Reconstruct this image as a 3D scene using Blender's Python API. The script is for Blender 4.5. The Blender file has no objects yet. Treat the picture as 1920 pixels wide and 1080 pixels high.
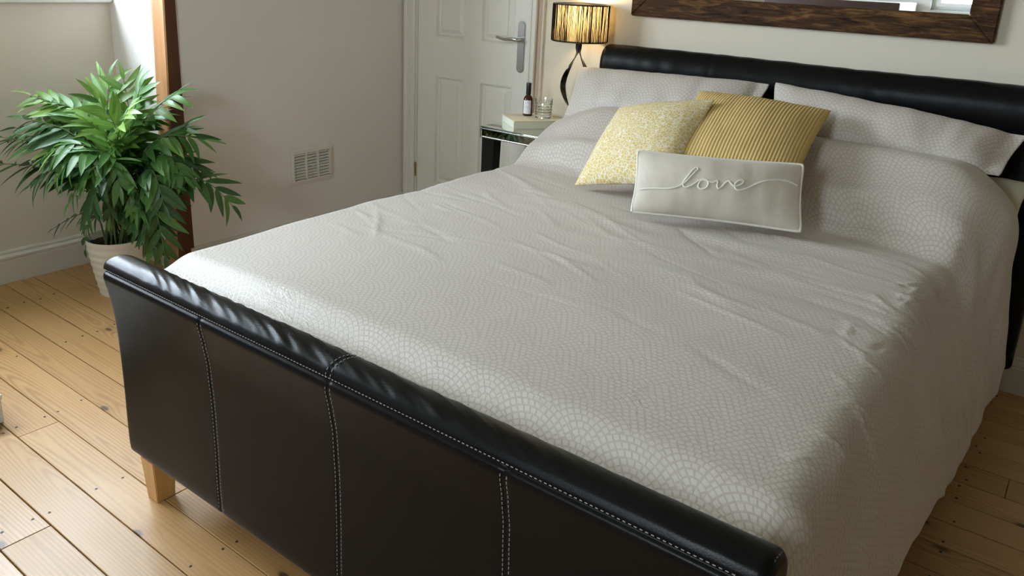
import bpy, bmesh, math, random
from math import sin, cos, pi, radians, sqrt
from mathutils import Vector, Matrix, noise

random.seed(7)
scene = bpy.context.scene
COL = scene.collection

# ------------------------------------------------------------------ camera, world, light, exposure
CAM_POS = Vector((3.0026, -3.0943, 1.3312))
CAM_F = Vector((-0.5615762, 0.7714477, -0.29916653))
CAM_R = Vector((0.79913615, 0.5994177, 0.04560524))
CAM_U = Vector((-0.21450777, 0.21346397, 0.95311046))
FPX, PPY = 1493.54, 415.08
cd = bpy.data.cameras.new('camera')
cd.sensor_width = 36.0
cd.lens = FPX / 1920 * 36.0
cd.shift_y = (PPY - 540) / 1920
cd.clip_start = 0.02
cam = bpy.data.objects.new('camera', cd)
COL.objects.link(cam)
m = Matrix((CAM_R, CAM_U, -CAM_F)).transposed().to_4x4()
m.translation = CAM_POS
cam.matrix_world = m
scene.camera = cam

scene.view_settings.view_transform = 'Standard'
scene.view_settings.look = 'None'
scene.view_settings.gamma = 1.0
scene.view_settings.use_curve_mapping = False
scene.view_settings.exposure = 0.0

world = bpy.data.worlds.new('overcast_sky')
scene.world = world
world.use_nodes = True
wn = world.node_tree
wn.nodes.clear()
w_out = wn.nodes.new('ShaderNodeOutputWorld')
w_bg = wn.nodes.new('ShaderNodeBackground')
w_tc = wn.nodes.new('ShaderNodeTexCoord')
w_sep = wn.nodes.new('ShaderNodeSeparateXYZ')
w_ramp = wn.nodes.new('ShaderNodeValToRGB')
w_map = wn.nodes.new('ShaderNodeMapRange')
wn.links.new(w_tc.outputs['Generated'], w_sep.inputs[0])
w_map.inputs['From Min'].default_value = -0.25
w_map.inputs['From Max'].default_value = 0.25
wn.links.new(w_sep.outputs['Z'], w_map.inputs['Value'])
wn.links.new(w_map.outputs[0], w_ramp.inputs[0])
w_ramp.color_ramp.elements[0].position = 0.40
w_ramp.color_ramp.elements[0].color = (0.10, 0.15, 0.05, 1)      # garden below the horizon
w_ramp.color_ramp.elements[1].position = 0.62
w_ramp.color_ramp.elements[1].color = (0.76, 0.88, 1.0, 1)       # overcast sky
wn.links.new(w_ramp.outputs[0], w_bg.inputs['Color'])
w_bg.inputs['Strength'].default_value = 32.0
wn.links.new(w_bg.outputs[0], w_out.inputs[0])

# room dimensions (metres)
RECESS_X = -0.493
RETURN_Y = -1.297
FRONT_Y = -4.4
RIGHT_X = 5.4
CEIL_Z = 2.35
REC_END = -3.3
WIN1 = dict(y0=-3.2, y1=-1.345, z0=1.16, z1=2.25)      # window in the recess wall
WIN2 = dict(x0=1.70, x1=2.42, z0=1.185, z1=2.10)        # window in the front wall


def portal(name, loc, rot, sx, sy):
    l = bpy.data.lights.new(name, 'AREA')
    l.shape = 'RECTANGLE'
    l.size, l.size_y = sx, sy
    l.cycles.is_portal = True
    o = bpy.data.objects.new(name, l)
    o.location = loc
    o.rotation_euler = rot
    COL.objects.link(o)
    return o


portal('window_portal', (RECESS_X - 0.105, (WIN1['y0'] + WIN1['y1']) / 2, (WIN1['z0'] + WIN1['z1']) / 2),
       (0, -pi / 2, 0), WIN1['z1'] - WIN1['z0'], WIN1['y1'] - WIN1['y0'])
portal('window_portal', ((WIN2['x0'] + WIN2['x1']) / 2, FRONT_Y - 0.105, (WIN2['z0'] + WIN2['z1']) / 2),
       (pi / 2, 0, 0), WIN2['x1'] - WIN2['x0'], WIN2['z1'] - WIN2['z0'])


# ------------------------------------------------------------------ node helpers
class E:
    """tiny expression builder over shader Math nodes"""
    def __init__(s, t, sock):
        s.t, s.s = t, sock

    def _op(s, op, *a):
        n = s.t.nodes.new('ShaderNodeMath')
        n.operation = op
        for i, v in enumerate((s,) + a):
            if isinstance(v, E):
                s.t.links.new(v.s, n.inputs[i])
            else:
                n.inputs[i].default_value = v
        return E(s.t, n.outputs[0])

    def __add__(s, o): return s._op('ADD', o)
    def __sub__(s, o): return s._op('SUBTRACT', o)
    def __mul__(s, o): return s._op('MULTIPLY', o)
    def __truediv__(s, o): return s._op('DIVIDE', o)
    def lt(s, o): return s._op('LESS_THAN', o)
    def gt(s, o): return s._op('GREATER_THAN', o)
    def floor(s): return s._op('FLOOR')
    def frac(s): return s._op('FRACT')
    def abs(s): return s._op('ABSOLUTE')
    def sqrt(s): return s._op('SQRT')
    def sin(s): return s._op('SINE')
    def mod(s, o): return s._op('FLOORED_MODULO', o)
    def atan2(s, o): return s._op('ARCTAN2', o)
    def pow(s, o): return s._op('POWER', o)
    def min(s, o): return s._op('MINIMUM', o)
    def max(s, o): return s._op('MAXIMUM', o)

    def smooth(s, a, b, lo=0.0, hi=1.0):
        n = s.t.nodes.new('ShaderNodeMapRange')
        n.interpolation_type = 'SMOOTHSTEP'
        s.t.links.new(s.s, n.inputs['Value'])
        n.inputs['From Min'].default_value = a
        n.inputs['From Max'].default_value = b
        n.inputs['To Min'].default_value = lo
        n.inputs['To Max'].default_value = hi
        return E(s.t, n.outputs[0])

    def lerp(s, a, b):            # a*(1-s)+b*s
        return (s * -1.0 + 1.0) * a + s * b


class M:
    """material builder"""
    def __init__(s, name, color=(0.5, 0.5, 0.5), rough=0.5, spec=0.5, metal=0.0):
        s.mat = bpy.data.materials.new(name)
        s.mat.use_nodes = True
        s.t = s.mat.node_tree
        s.b = s.t.nodes['Principled BSDF']
        s.b.inputs['Base Color'].default_value = (*color, 1)
        s.b.inputs['Roughness'].default_value = rough
        s.b.inputs['Specular IOR Level'].default_value = spec
        s.b.inputs['Metallic'].default_value = metal
        s._tc = None

    def tc(s, which='Object'):
        if s._tc is None:
            s._tc = s.t.nodes.new('ShaderNodeTexCoord')
        return s._tc.outputs[which]

    def mapping(s, src, scale=(1, 1, 1), loc=(0, 0, 0), rot=(0, 0, 0)):
        n = s.t.nodes.new('ShaderNodeMapping')
        n.inputs['Scale'].default_value = scale
        n.inputs['Location'].default_value = loc
        n.inputs['Rotation'].default_value = rot
        s.t.links.new(src, n.inputs['Vector'])
        return n.outputs[0]

    def noise(s, vec, scale=5, detail=3, rough=0.5, dist=0.0):
        n = s.t.nodes.new('ShaderNodeTexNoise')
        n.inputs['Scale'].default_value = scale
        n.inputs['Detail'].default_value = detail
        n.inputs['Roughness'].default_value = rough
        n.inputs['Distortion'].default_value = dist
        s.t.links.new(vec, n.inputs['Vector'])
        return E(s.t, n.outputs['Fac'])

    def voronoi(s, vec, scale=5, feature='F1', out='Distance', rand=1.0, dim='3D'):
        n = s.t.nodes.new('ShaderNodeTexVoronoi')
        n.feature = feature
        n.voronoi_dimensions = dim
        n.inputs['Scale'].default_value = scale
        n.inputs['Randomness'].default_value = rand
        s.t.links.new(vec, n.inputs['Vector'])
        return E(s.t, n.outputs[out])

    def xyz(s, vec):
        n = s.t.nodes.new('ShaderNodeSeparateXYZ')
        s.t.links.new(vec, n.inputs[0])
        return [E(s.t, n.outputs[i]) for i in range(3)]

    def comb(s, x, y, z):
        n = s.t.nodes.new('ShaderNodeCombineXYZ')
        for i, v in enumerate((x, y, z)):
            if isinstance(v, E):
                s.t.links.new(v.s, n.inputs[i])
            else:
                n.inputs[i].default_value = v
        return n.outputs[0]

    def ramp(s, fac, stops, interp='LINEAR'):
        n = s.t.nodes.new('ShaderNodeValToRGB')
        s.t.links.new(fac.s, n.inputs[0])
        cr = n.color_ramp
        cr.interpolation = interp
        while len(cr.elements) < len(stops):
            cr.elements.new(0.5)
        for e, (p, c) in zip(cr.elements, stops):
            e.position = p
            e.color = (*c, 1)
        return n.outputs[0]

    def mix(s, fac, a, b, mode='MIX'):
        n = s.t.nodes.new('ShaderNodeMix')
        n.data_type = 'RGBA'
        n.blend_type = mode
        for k, v in ((0, fac), (6, a), (7, b)):
            if isinstance(v, E):
                s.t.links.new(v.s, n.inputs[k])
            elif isinstance(v, (int, float)):
                n.inputs[k].default_value = v
            elif isinstance(v, tuple):
                n.inputs[k].default_value = (*v, 1)
            else:
                s.t.links.new(v, n.inputs[k])
        return n.outputs[2]

    def set(s, inp, v):
        if isinstance(v, E):
            v = v.s
        if isinstance(v, (int, float)):
            s.b.inputs[inp].default_value = v
        else:
            s.t.links.new(v, s.b.inputs[inp])
        return s

    def bump(s, h, strength=0.3, dist=0.002):
        n = s.t.nodes.new('ShaderNodeBump')
        n.inputs['Strength'].default_value = strength
        n.inputs['Distance'].default_value = dist
        s.t.links.new(h.s if isinstance(h, E) else h, n.inputs['Height'])
        s.t.links.new(n.outputs[0], s.b.inputs['Normal'])
        return s

    def rand(s):
        n = s.t.nodes.new('ShaderNodeObjectInfo')
        return E(s.t, n.outputs['Random'])


# ------------------------------------------------------------------ materials
def wall_paint(name, col, scuff=0.06):
    k = M(name, col, 0.75, 0.25)
    v = k.tc()
    n1 = k.noise(v, 2.2, 4, 0.6)
    n2 = k.noise(v, 9, 5, 0.65)
    dirt = n2.smooth(0.60, 0.78) * scuff * 3
    c = k.mix(n1, tuple(x * 0.95 for x in col), tuple(min(1, x * 1.03) for x in col))
    c = k.mix(dirt, c, tuple(x * 0.72 for x in col))
    k.set('Base Color', c)
    k.bump(k.noise(v, 160, 2, 0.5) * 0.5 + n1, 0.18, 0.002)
    return k.mat


MAT = {}
MAT['wall_left'] = wall_paint('plaster_pale_grey', (0.79, 0.745, 0.725))
MAT['wall_recess'] = wall_paint('plaster_warm_grey', (0.68, 0.64, 0.555))
MAT['wall_back'] = wall_paint('plaster_cream', (0.75, 0.68, 0.555), 0.03)
MAT['wall_right'] = wall_paint('plaster_tan', (0.42, 0.34, 0.25), 0.03)
MAT['ceiling'] = M('ceiling_white', (0.70, 0.68, 0.64), 0.9, 0.1).mat


def gloss_paint(name, col):
    k = M(name, col, 0.38, 0.4)
    n = k.noise(k.tc(), 14, 3, 0.5)
    k.set('Base Color', k.mix(n, tuple(x * 0.95 for x in col), tuple(min(1, x * 1.03) for x in col)))
    k.bump(k.noise(k.mapping(k.tc(), (60, 60, 6)), 3, 3, 0.5), 0.06, 0.002)
    return k.mat


MAT['paint'] = gloss_paint('satin_white_paint', (0.76, 0.725, 0.66))
MAT['paint_door'] = gloss_paint('door_white_paint', (0.81, 0.78, 0.72))
MAT['skirting'] = gloss_paint('skirting_paint', (0.66, 0.63, 0.57))
MAT['white'] = gloss_paint('white_paint', (0.82, 0.82, 0.80))
MAT['dark_gap'] = M('dark_gap', (0.035, 0.025, 0.018), 0.9, 0.1).mat


def pine():
    k = M('varnished_pine_board', (0.6, 0.36, 0.16), 0.33, 0.5)
    r = k.rand()
    x, y, z = k.xyz(k.tc('Object'))
    off = r * 37.0
    wob = k.noise(k.comb(x * 1.1 + off, y * 5.0, off), 2.2, 2, 0.5)
    fine = k.noise(k.comb(x * 3.0 + off, y * 90.0, off), 2.0, 4, 0.6)
    wob2 = k.noise(k.comb(x * 0.9 + off, y * 4.5, off + 3.0), 1.0, 1, 0.4)
    kvec = k.comb(x * 4.2 + off * 3.1, y * 8.5 + off, 0.0)
    kraw = k.voronoi(kvec, 1.0, 'F1', 'Distance', 1.0, '2D')
    kpick = k.xyz(k.voronoi(kvec, 1.0, 'F1', 'Color', 1.0, '2D').s)[0].gt(0.74)
    knot = kpick.lerp(1.0, kraw) if False else (kraw * kpick + (kpick * -1.0 + 1.0))
    bulge = knot.smooth(0.0, 0.45, 1.0, 0.0)
    yc_ = y - ((r * 7.3).frac() - 0.5) * 0.07 + (wob2 - 0.5) * 0.05
    dep = (k.noise(k.comb(x * 0.75 + off, 0.0, off), 1.0, 1, 0.4) - 0.42) * 0.16 + bulge * 0.012
    rad = (yc_ * yc_ + dep * dep + 0.00003).sqrt()
    rings = ((rad + wob * 0.004) * (2 * pi / 0.0085)).sin() * 0.5 + 0.5
    rings = rings.pow(2.0)
    kn = knot.smooth(0.04, 0.105, 0.92, 0.0)
    halo = knot.smooth(0.06, 0.30, 1.0, 0.0)
    tone = k.noise(k.comb(x * 0.8 + off, y * 2.0, off), 1.6, 2, 0.5)
    grain = (rings * 0.48 * k.noise(k.comb(x * 0.9 + off, y * 6.0, off), 1.3, 2, 0.5).smooth(0.30, 0.62, 0.25, 1.0) + fine * 0.42 + halo * 0.22).min(1.0)
    c = k.ramp(grain, [(0.12, (0.56, 0.32, 0.125)), (0.45, (0.43, 0.22, 0.072)), (0.9, (0.22, 0.092, 0.025))])
    c = k.mix(tone, c, k.mix(0.4, c, (0.58, 0.40, 0.22)))
    c = k.mix(r, c, k.mix(0.45, c, (0.36, 0.19, 0.065)))
    c = k.mix(kn, c, (0.085, 0.045, 0.02))
    worn = k.noise(k.comb(x * 1.0, y * 2.0, off), 2.0, 2, 0.5)
    k.set('Base Color', c)
    k.set('Roughness', worn.smooth(0.2, 0.8, 0.33, 0.44))
    k.b.inputs['Coat Weight'].default_value = 0.0
    k.b.inputs['Coat Roughness'].default_value = 0.22
    k.bump(fine * 0.6 + rings * 0.3, 0.10, 0.001)
    return k.mat


MAT['pine'] = pine()
MAT['nail'] = M('iron_nail', (0.03, 0.025, 0.022), 0.6).mat


def leather():
    k = M('black_leather', (0.010, 0.0095, 0.0095), 0.36, 0.115)
    v = k.tc('Object')
    n1 = k.noise(v, 3.0, 4, 0.6)
    n2 = k.voronoi(v, 420, 'F1')
    sc = k.noise(k.mapping(v, (6, 6, 60), rot=(0.3, 0.2, 0.1)), 5, 4, 0.7).smooth(0.70, 0.76)
    k.set('Base Color', k.mix(sc * 0.35, k.mix(n1, (0.0042, 0.0040, 0.0042), (0.0080, 0.0076, 0.0078)), (0.05, 0.048, 0.046)))
    k.set('Roughness', n1.smooth(0.25, 0.75, 0.27, 0.40))
    k.bump(n2 * 0.6 + k.noise(v, 30, 4, 0.6) * 0.8, 0.16, 0.0012)
    return k.mat


MAT['leather'] = leather()
MAT['stitch'] = M('grey_thread', (0.30, 0.30, 0.31), 0.7).mat


def oak(name, a, b):
    k = M(name, a, 0.4, 0.4)
    x, y, z = k.xyz(k.tc('Object'))
    n = k.noise(k.comb(x * 60, y * 60, z * 5), 1.0, 4, 0.6)
    k.set('Base Color', k.ramp(n, [(0.3, a), (0.7, b)]))
    return k.mat


MAT['leg_wood'] = oak('pale_oak_leg', (0.66, 0.39, 0.14), (0.55, 0.30, 0.095))


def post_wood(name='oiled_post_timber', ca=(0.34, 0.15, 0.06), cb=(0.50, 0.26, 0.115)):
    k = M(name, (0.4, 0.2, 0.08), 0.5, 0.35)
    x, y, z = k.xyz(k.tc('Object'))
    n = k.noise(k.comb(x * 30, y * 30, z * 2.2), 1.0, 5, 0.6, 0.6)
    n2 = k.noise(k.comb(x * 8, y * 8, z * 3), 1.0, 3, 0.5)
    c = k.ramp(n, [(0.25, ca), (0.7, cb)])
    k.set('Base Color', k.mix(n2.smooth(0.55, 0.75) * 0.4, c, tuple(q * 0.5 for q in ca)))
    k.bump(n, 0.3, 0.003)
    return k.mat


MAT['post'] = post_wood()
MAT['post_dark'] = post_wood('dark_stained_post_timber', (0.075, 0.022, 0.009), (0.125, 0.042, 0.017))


# ---- fish-scale jacquard on bed linen, coordinates in metres from UV
def jacquard(name, base, dot, swap=False, contrast=1.0):
    k = M(name, base, 0.5, 0.5)
    u, v, _ = k.xyz(k.tc('UV'))
    Rr, W, H = 0.098, 0.196, 0.049
    j0 = ((v - Rr) / H).floor() + 1.0
    ds, ts = [], []
    for kk in range(3):
        j = j0 + float(kk)
        par = j.mod(2.0)
        cx = ((u - par * (W / 2)) / W + 0.5).floor() * W + par * (W / 2)
        dx, dy = u - cx, v - j * H
        ds.append((dx * dx + dy * dy).sqrt())
        ts.append(dx.atan2(dy))
    in0, in1 = ds[0].lt(Rr), ds[1].lt(Rr)
    d = in0.lerp(in1.lerp(ds[2], ds[1]), ds[0])
    th = in0.lerp(in1.lerp(ts[2], ts[1]), ts[0])
    q = d / 0.0122
    ring = q.floor()
    rr = (q.frac() - 0.5).abs() * 2.0                       # 0 mid ring .. 1 at ring border
    cnt = (ring + 0.5) * 0.0122 * 2 * pi / 0.0128
    cnt = (cnt + 0.5).floor()
    an = ((th / (2 * pi) * cnt + ring * 0.5).frac() - 0.5).abs() * 2.0
    dotm = rr.smooth(0.62, 0.86, 1, 0) * an.smooth(0.60, 0.85, 1, 0)
    wv = k.noise(k.comb(u * 1.0, v * 1.0, 0.0), 900, 1, 0.5)
    soft = k.noise(k.comb(u, v, 0.0), 3.0, 3, 0.5)
    col = k.mix(dotm * contrast, base, dot)
    col = k.mix(soft * 0.25, col, tuple(c * 0.9 for c in base))
    k.set('Base Color', col)
    k.set('Roughness', dotm.smooth(0, 1, 0.46, 0.64))
    k.b.inputs['Sheen Weight'].default_value = 0.12
    k.b.inputs['Sheen Roughness'].default_value = 0.4
    cr1 = k.noise(k.mapping(k.comb(u, v, 0.0), (3.0, 16.0, 1), rot=(0, 0, -0.35)), 2.2, 4, 0.55, 0.8)
    crease = (cr1 - 0.5).abs().smooth(0.0, 0.05, 1, 0)
    patch = k.noise(k.comb(u, v, 3.0), 1.9, 2, 0.5).smooth(0.46, 0.64)
    h = dotm * 0.10 + wv * 0.05 + crease * patch * 0.35 + k.noise(k.comb(u, v, 0.0), 14, 3, 0.5) * 0.4
    k.bump(h, 0.45, 0.004)
    return k.mat


MAT['linen'] = jacquard('fishscale_jacquard', (0.490, 0.425, 0.380), (0.600, 0.545, 0.500))
MAT['cream_cotton'] = M('cream_cotton', (0.60, 0.56, 0.42), 0.85, 0.2).mat
MAT['mattress'] = M('mattress_ticking', (0.72, 0.70, 0.65), 0.9, 0.2).mat


def yellow_fabric():
    k = M('mustard_blotch_print', (0.7, 0.6, 0.4), 0.85, 0.2)
    u, v, _ = k.xyz(k.tc('UV'))
    p = k.comb(u, v, 0.0)
    w1 = k.noise(p, 45, 2, 0.5)
    wp = k.comb(u + w1 * 0.006, v + w1 * 0.005, 0.0)
    e = k.voronoi(wp, 92, 'DISTANCE_TO_EDGE', 'Distance')
    cell = k.voronoi(wp, 92, 'F1', 'Color')
    mk = e.smooth(0.03, 0.11)
    cm = k.ramp(k.noise(p, 60, 2, 0.5), [(0.3, (0.62, 0.45, 0.155)), (0.7, (0.72, 0.57, 0.26))])
    k.set('Base Color', k.mix(mk, (0.80, 0.745, 0.62), cm))
    k.bump(mk * 0.4 + k.noise(p, 700, 2, 0.5) * 0.6, 0.3, 0.001)
    return k.mat


MAT['yellow'] = yellow_fabric()


def rib_fabric():
    k = M('gold_ribbed_fabric', (0.55, 0.38, 0.12), 0.8, 0.25)
    u, v, _ = k.xyz(k.tc('UV'))
    p = k.comb(u, v, 0.0)
    s = ((u + k.noise(p, 8, 2, 0.5) * 0.004) * (2 * pi / 0.0105)).sin() * 0.5 + 0.5
    c = k.ramp(s, [(0.1, (0.47, 0.305, 0.095)), (0.85, (0.76, 0.555, 0.25))])
    inside = u.abs().smooth(0.205, 0.215, 1, 0)
    c = k.mix(inside, (0.60, 0.415, 0.145), c)
    k.set('Base Color', c)
    k.bump(s * inside * 1.2 + k.noise(p, 500, 2, 0.5) * 0.3, 0.6, 0.002)
    return k.mat


MAT['gold'] = rib_fabric()


def velvet():
    k = M('oatmeal_velvet', (0.57, 0.52, 0.46), 0.75, 0.25)
    u, v, _ = k.xyz(k.tc('UV'))
    p = k.comb(u, v, 0.0)
    n = k.noise(k.comb(u * 1.6, v, 0.0), 7, 4, 0.6, 0.6)
    c = k.ramp(n, [(0.3, (0.53, 0.465, 0.395)), (0.7, (0.66, 0.59, 0.51))])
    k.set('Base Color', c)
    k.b.inputs['Sheen Weight'].default_value = 0.35
    k.bump(k.noise(k.comb(u * 30, v * 5, 0.0), 1.0, 3, 0.5) * 0.6 + k.noise(p, 600, 2, 0.5) * 0.15, 0.35, 0.003)
    return k.mat


MAT['velvet'] = velvet()
MAT['piping'] = M('ivory_piping_cord', (0.76, 0.72, 0.64), 0.7, 0.3).mat


def dist_wood():
    k = M('dark_weathered_frame_wood', (0.1, 0.05, 0.02), 0.6, 0.15)
    x, y, z = k.xyz(k.tc('Object'))
    n = k.noise(k.comb(x * 9, y * 60, z * 60), 1.0, 6, 0.68, 0.8)
    n2 = k.noise(k.comb(x * 3.2, y * 40, z * 22), 1.0, 5, 0.7)
    c = k.ramp(n, [(0.34, (0.012, 0.005, 0.002)), (0.52, (0.065, 0.028, 0.008)), (0.70, (0.20, 0.10, 0.030))])
    k.set('Base Color', k.mix(n2.smooth(0.58, 0.75) * 0.6, c, (0.27, 0.145, 0.048)))
    k.bump(n + n2, 0.5, 0.004)
    return k.mat


MAT['frame_wood'] = dist_wood()
MAT['mirror'] = M('mirror_silver', (0.92, 0.93, 0.92), 0.008, 0.5, 1.0).mat
MAT['bevel_mirror'] = M('mirrored_panel', (0.55, 0.57, 0.54), 0.035, 0.5, 1.0).mat
MAT['chrome'] = M('brushed_chrome', (0.55, 0.55, 0.56), 0.24, 0.5, 1.0).mat
MAT['silver_edge'] = M('silver_trim', (0.72, 0.71, 0.67), 0.22, 0.5, 1.0).mat
MAT['black_gloss'] = M('black_lacquer', (0.008, 0.008, 0.009), 0.16, 0.5).mat
MAT['lamp_metal'] = M('black_nickel_ribbon', (0.045, 0.038, 0.034), 0.16, 0.5, 0.75).mat
MAT['brass'] = M('aged_brass', (0.30, 0.22, 0.11), 0.42, 0.5, 0.9).mat
MAT['book'] = M('cream_book_cloth', (0.74, 0.715, 0.56), 0.6, 0.3).mat
MAT['pages'] = M('book_pages', (0.82, 0.80, 0.70), 0.8, 0.2).mat
MAT['label'] = None
MAT['cap'] = M('black_cap', (0.012, 0.012, 0.013), 0.35).mat
MAT['string'] = M('black_string', (0.012, 0.010, 0.009), 0.9, 0.1).mat
MAT['brown_strip'] = M('matte_brown_strip', (0.52, 0.40, 0.30), 0.7, 0.2).mat


def glass_mat(name, col, rough=0.02, trans=1.0, ior=1.48):
    k = M(name, col, rough, 0.5)
    k.b.inputs['Transmission Weight'].default_value = trans
    k.b.inputs['IOR'].default_value = ior
    return k.mat


MAT['amber'] = glass_mat('amber_glass', (0.10, 0.028, 0.008), 0.05, 0.75)
MAT['crystal'] = glass_mat('clear_cut_glass', (0.96, 0.98, 0.97), 0.01)


def table_glass():
    k = M('mirror_glass_top', (0.80, 0.84, 0.80), 0.02, 0.5, 1.0)
    return k.mat


MAT['glass_top'] = table_glass()


def pane():
    mt = bpy.data.materials.new('window_pane_glass')
    mt.use_nodes = True
    t = mt.node_tree
    t.nodes.clear()
    o = t.nodes.new('ShaderNodeOutputMaterial')
    mx = t.nodes.new('ShaderNodeMixShader')
    tr = t.nodes.new('ShaderNodeBsdfTransparent')
    gl = t.nodes.new('ShaderNodeBsdfGlossy')
    gl.inputs['Roughness'].default_value = 0.02
    mx.inputs[0].default_value = 0.05
    t.links.new(tr.outputs[0], mx.inputs[1])
    t.links.new(gl.outputs[0], mx.inputs[2])
    t.links.new(mx.outputs[0], o.inputs[0])
    return mt


MAT['pane'] = pane()


def leaf_mat(name, a, b):
    k = M(name, a, 0.36, 0.5)
    r = k.rand()
    x, y, z = k.xyz(k.tc('UV'))
    c = k.mix(r, a, b)
    rib = (y - 0.5).abs().smooth(0.0, 0.06, 1, 0)
    vein = ((y - 0.5).abs() * 60.0).sin() * 0.5 + 0.5
    c = k.mix(rib * 0.45, c, tuple(min(1, q * 1.9) for q in b))
    c = k.mix(vein * 0.18, c, tuple(q * 0.5 for q in a))
    k.set('Base Color', c)
    k.b.inputs['Subsurface Weight'].default_value = 0.0
    t = k.t
    out = t.nodes['Material Output']
    tl = t.nodes.new('ShaderNodeBsdfTranslucent')
    t.links.new(c, tl.inputs['Color'])
    mx = t.nodes.new('ShaderNodeMixShader')
    mx.inputs[0].default_value = 0.22
    t.links.new(k.b.outputs[0], mx.inputs[1])
    t.links.new(tl.outputs[0], mx.inputs[2])
    t.links.new(mx.outputs[0], out.inputs['Surface'])
    k.bump(vein, 0.12, 0.001)
    return k.mat


MAT['leaf0'] = leaf_mat('leaf_dark_green', (0.022, 0.075, 0.022), (0.050, 0.135, 0.036))
MAT['leaf1'] = leaf_mat('leaf_mid_green', (0.055, 0.165, 0.035), (0.095, 0.23, 0.050))
MAT['leaf2'] = leaf_mat('leaf_young_green', (0.13, 0.29, 0.055), (0.24, 0.40, 0.085))
MAT['stem'] = M('palm_stem', (0.10, 0.16, 0.045), 0.55).mat
MAT['dry_stem'] = M('dry_palm_stem', (0.36, 0.26, 0.14), 0.75).mat
MAT['soil'] = M('potting_soil', (0.035, 0.022, 0.014), 0.95, 0.1).mat
MAT['pot'] = M('cream_glazed_pot', (0.70, 0.66, 0.55), 0.4, 0.4).mat


# ------------------------------------------------------------------ mesh helpers
def mesh_obj(name, verts, faces, mat, parent=None, smooth=False, uvs=None):
    me = bpy.data.meshes.new(name)
    me.from_pydata([tuple(v) for v in verts], [], faces)
    me.update()
    if mat is not None:
        me.materials.append(mat)
    if smooth:
        me.polygons.foreach_set('use_smooth', [True] * len(me.polygons))
    if uvs is not None:
        lay = me.uv_layers.new(name='UVMap')
        for lp in me.loops:
            lay.data[lp.index].uv = uvs[lp.vertex_index]
    o = bpy.data.objects.new(name, me)
    COL.objects.link(o)
    if parent is not None:
        o.parent = parent
    return o


class MB:
    def __init__(s):
        s.v, s.f = [], []

    def add(s, vs, fs):
        b = len(s.v)
        s.v += [tuple(v) for v in vs]
        s.f += [tuple(i + b for i in f) for f in fs]
        return s

    def box(s, x0, x1, y0, y1, z0, z1):
        return s.add([(x0, y0, z0), (x1, y0, z0), (x1, y1, z0), (x0, y1, z0), (x0, y0, z1), (x1, y0, z1), (x1, y1, z1), (x0, y1, z1)],
                     [(0, 3, 2, 1), (4, 5, 6, 7), (0, 1, 5, 4), (1, 2, 6, 5), (2, 3, 7, 6), (3, 0, 4, 7)])

    def prism(s, prof, axis, a, b):
        """closed 2D profile (counter-clockwise) extruded along an axis"""
        n = len(prof)
        def pt(p, t):
            return {'x': (t, p[0], p[1]), 'y': (p[0], t, p[1]), 'z': (p[0], p[1], t)}[axis]
        vs = [pt(p, a) for p in prof] + [pt(p, b) for p in prof]
        fs = [(i, (i + 1) % n, n + (i + 1) % n, n + i) for i in range(n)]
        fs += [tuple(range(n - 1, -1, -1)), tuple(range(n, 2 * n))]
        return s.add(vs, fs)

    def lathe(s, prof, seg=40, c=(0, 0), cap0=True, cap1=True):
        vs, fs = [], []
        n = len(prof)
        for i in range(seg):
            a = 2 * pi * i / seg
            for r, z in prof:
                vs.append((c[0] + r * cos(a), c[1] + r * sin(a), z))
        for i in range(seg):
            k = (i + 1) % seg
            for j in range(n - 1):
                fs.append((i * n + j, k * n + j, k * n + j + 1, i * n + j + 1))
        if cap0:
            fs.append(tuple(i * n for i in range(seg - 1, -1, -1)))
        if cap1:
            fs.append(tuple(i * n + n - 1 for i in range(seg)))
        return s.add(vs, fs)

    def tube(s, pts, r, seg=8, caps=True):
        pts = [Vector(p) for p in pts]
        n = len(pts)
        rr = r if isinstance(r, (list, tuple)) else [r] * n
        vs, fs = [], []
        prev = None
        for i, p in enumerate(pts):
            t = (pts[min(i + 1, n - 1)] - pts[max(i - 1, 0)]).normalized()
            if prev is None:
                a = t.orthogonal().normalized()
            else:
                a = (prev - t * prev.dot(t)).normalized()
            prev = a
            b = t.cross(a)
            for k in range(seg):
                an = 2 * pi * k / seg
                vs.append(p + (a * cos(an) + b * sin(an)) * rr[i])
        for i in range(n - 1):
            for k in range(seg):
                q = (k + 1) % seg
                fs.append((i * seg + k, i * seg + q, (i + 1) * seg + q, (i + 1) * seg + k))
        if caps:
            fs.append(tuple(range(seg - 1, -1, -1)))
            fs.append(tuple((n - 1) * seg + k for k in range(seg)))
        return s.add(vs, fs)

    def build(s, name, mat, parent=None, bevel=0.0, smooth=False, seg=2, angle=35):
        o = mesh_obj(name, s.v, s.f, mat, parent)
        me = o.data
        bm = bmesh.new()
        bm.from_mesh(me)
        bmesh.ops.recalc_face_normals(bm, faces=bm.faces)
        if bevel > 0:
            es = [e for e in bm.edges if len(e.link_faces) == 2 and e.calc_face_angle(0) > radians(30)]
            bmesh.ops.bevel(bm, geom=es, offset=bevel, segments=seg, affect='EDGES', clamp_overlap=True)
        if smooth:
            for f_ in bm.faces:
                f_.smooth = True
            for e in bm.edges:
                if len(e.link_faces) == 2 and e.calc_face_angle(0) > radians(angle):
                    e.smooth = False
        bm.to_mesh(me)
        bm.free()
        return o


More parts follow.
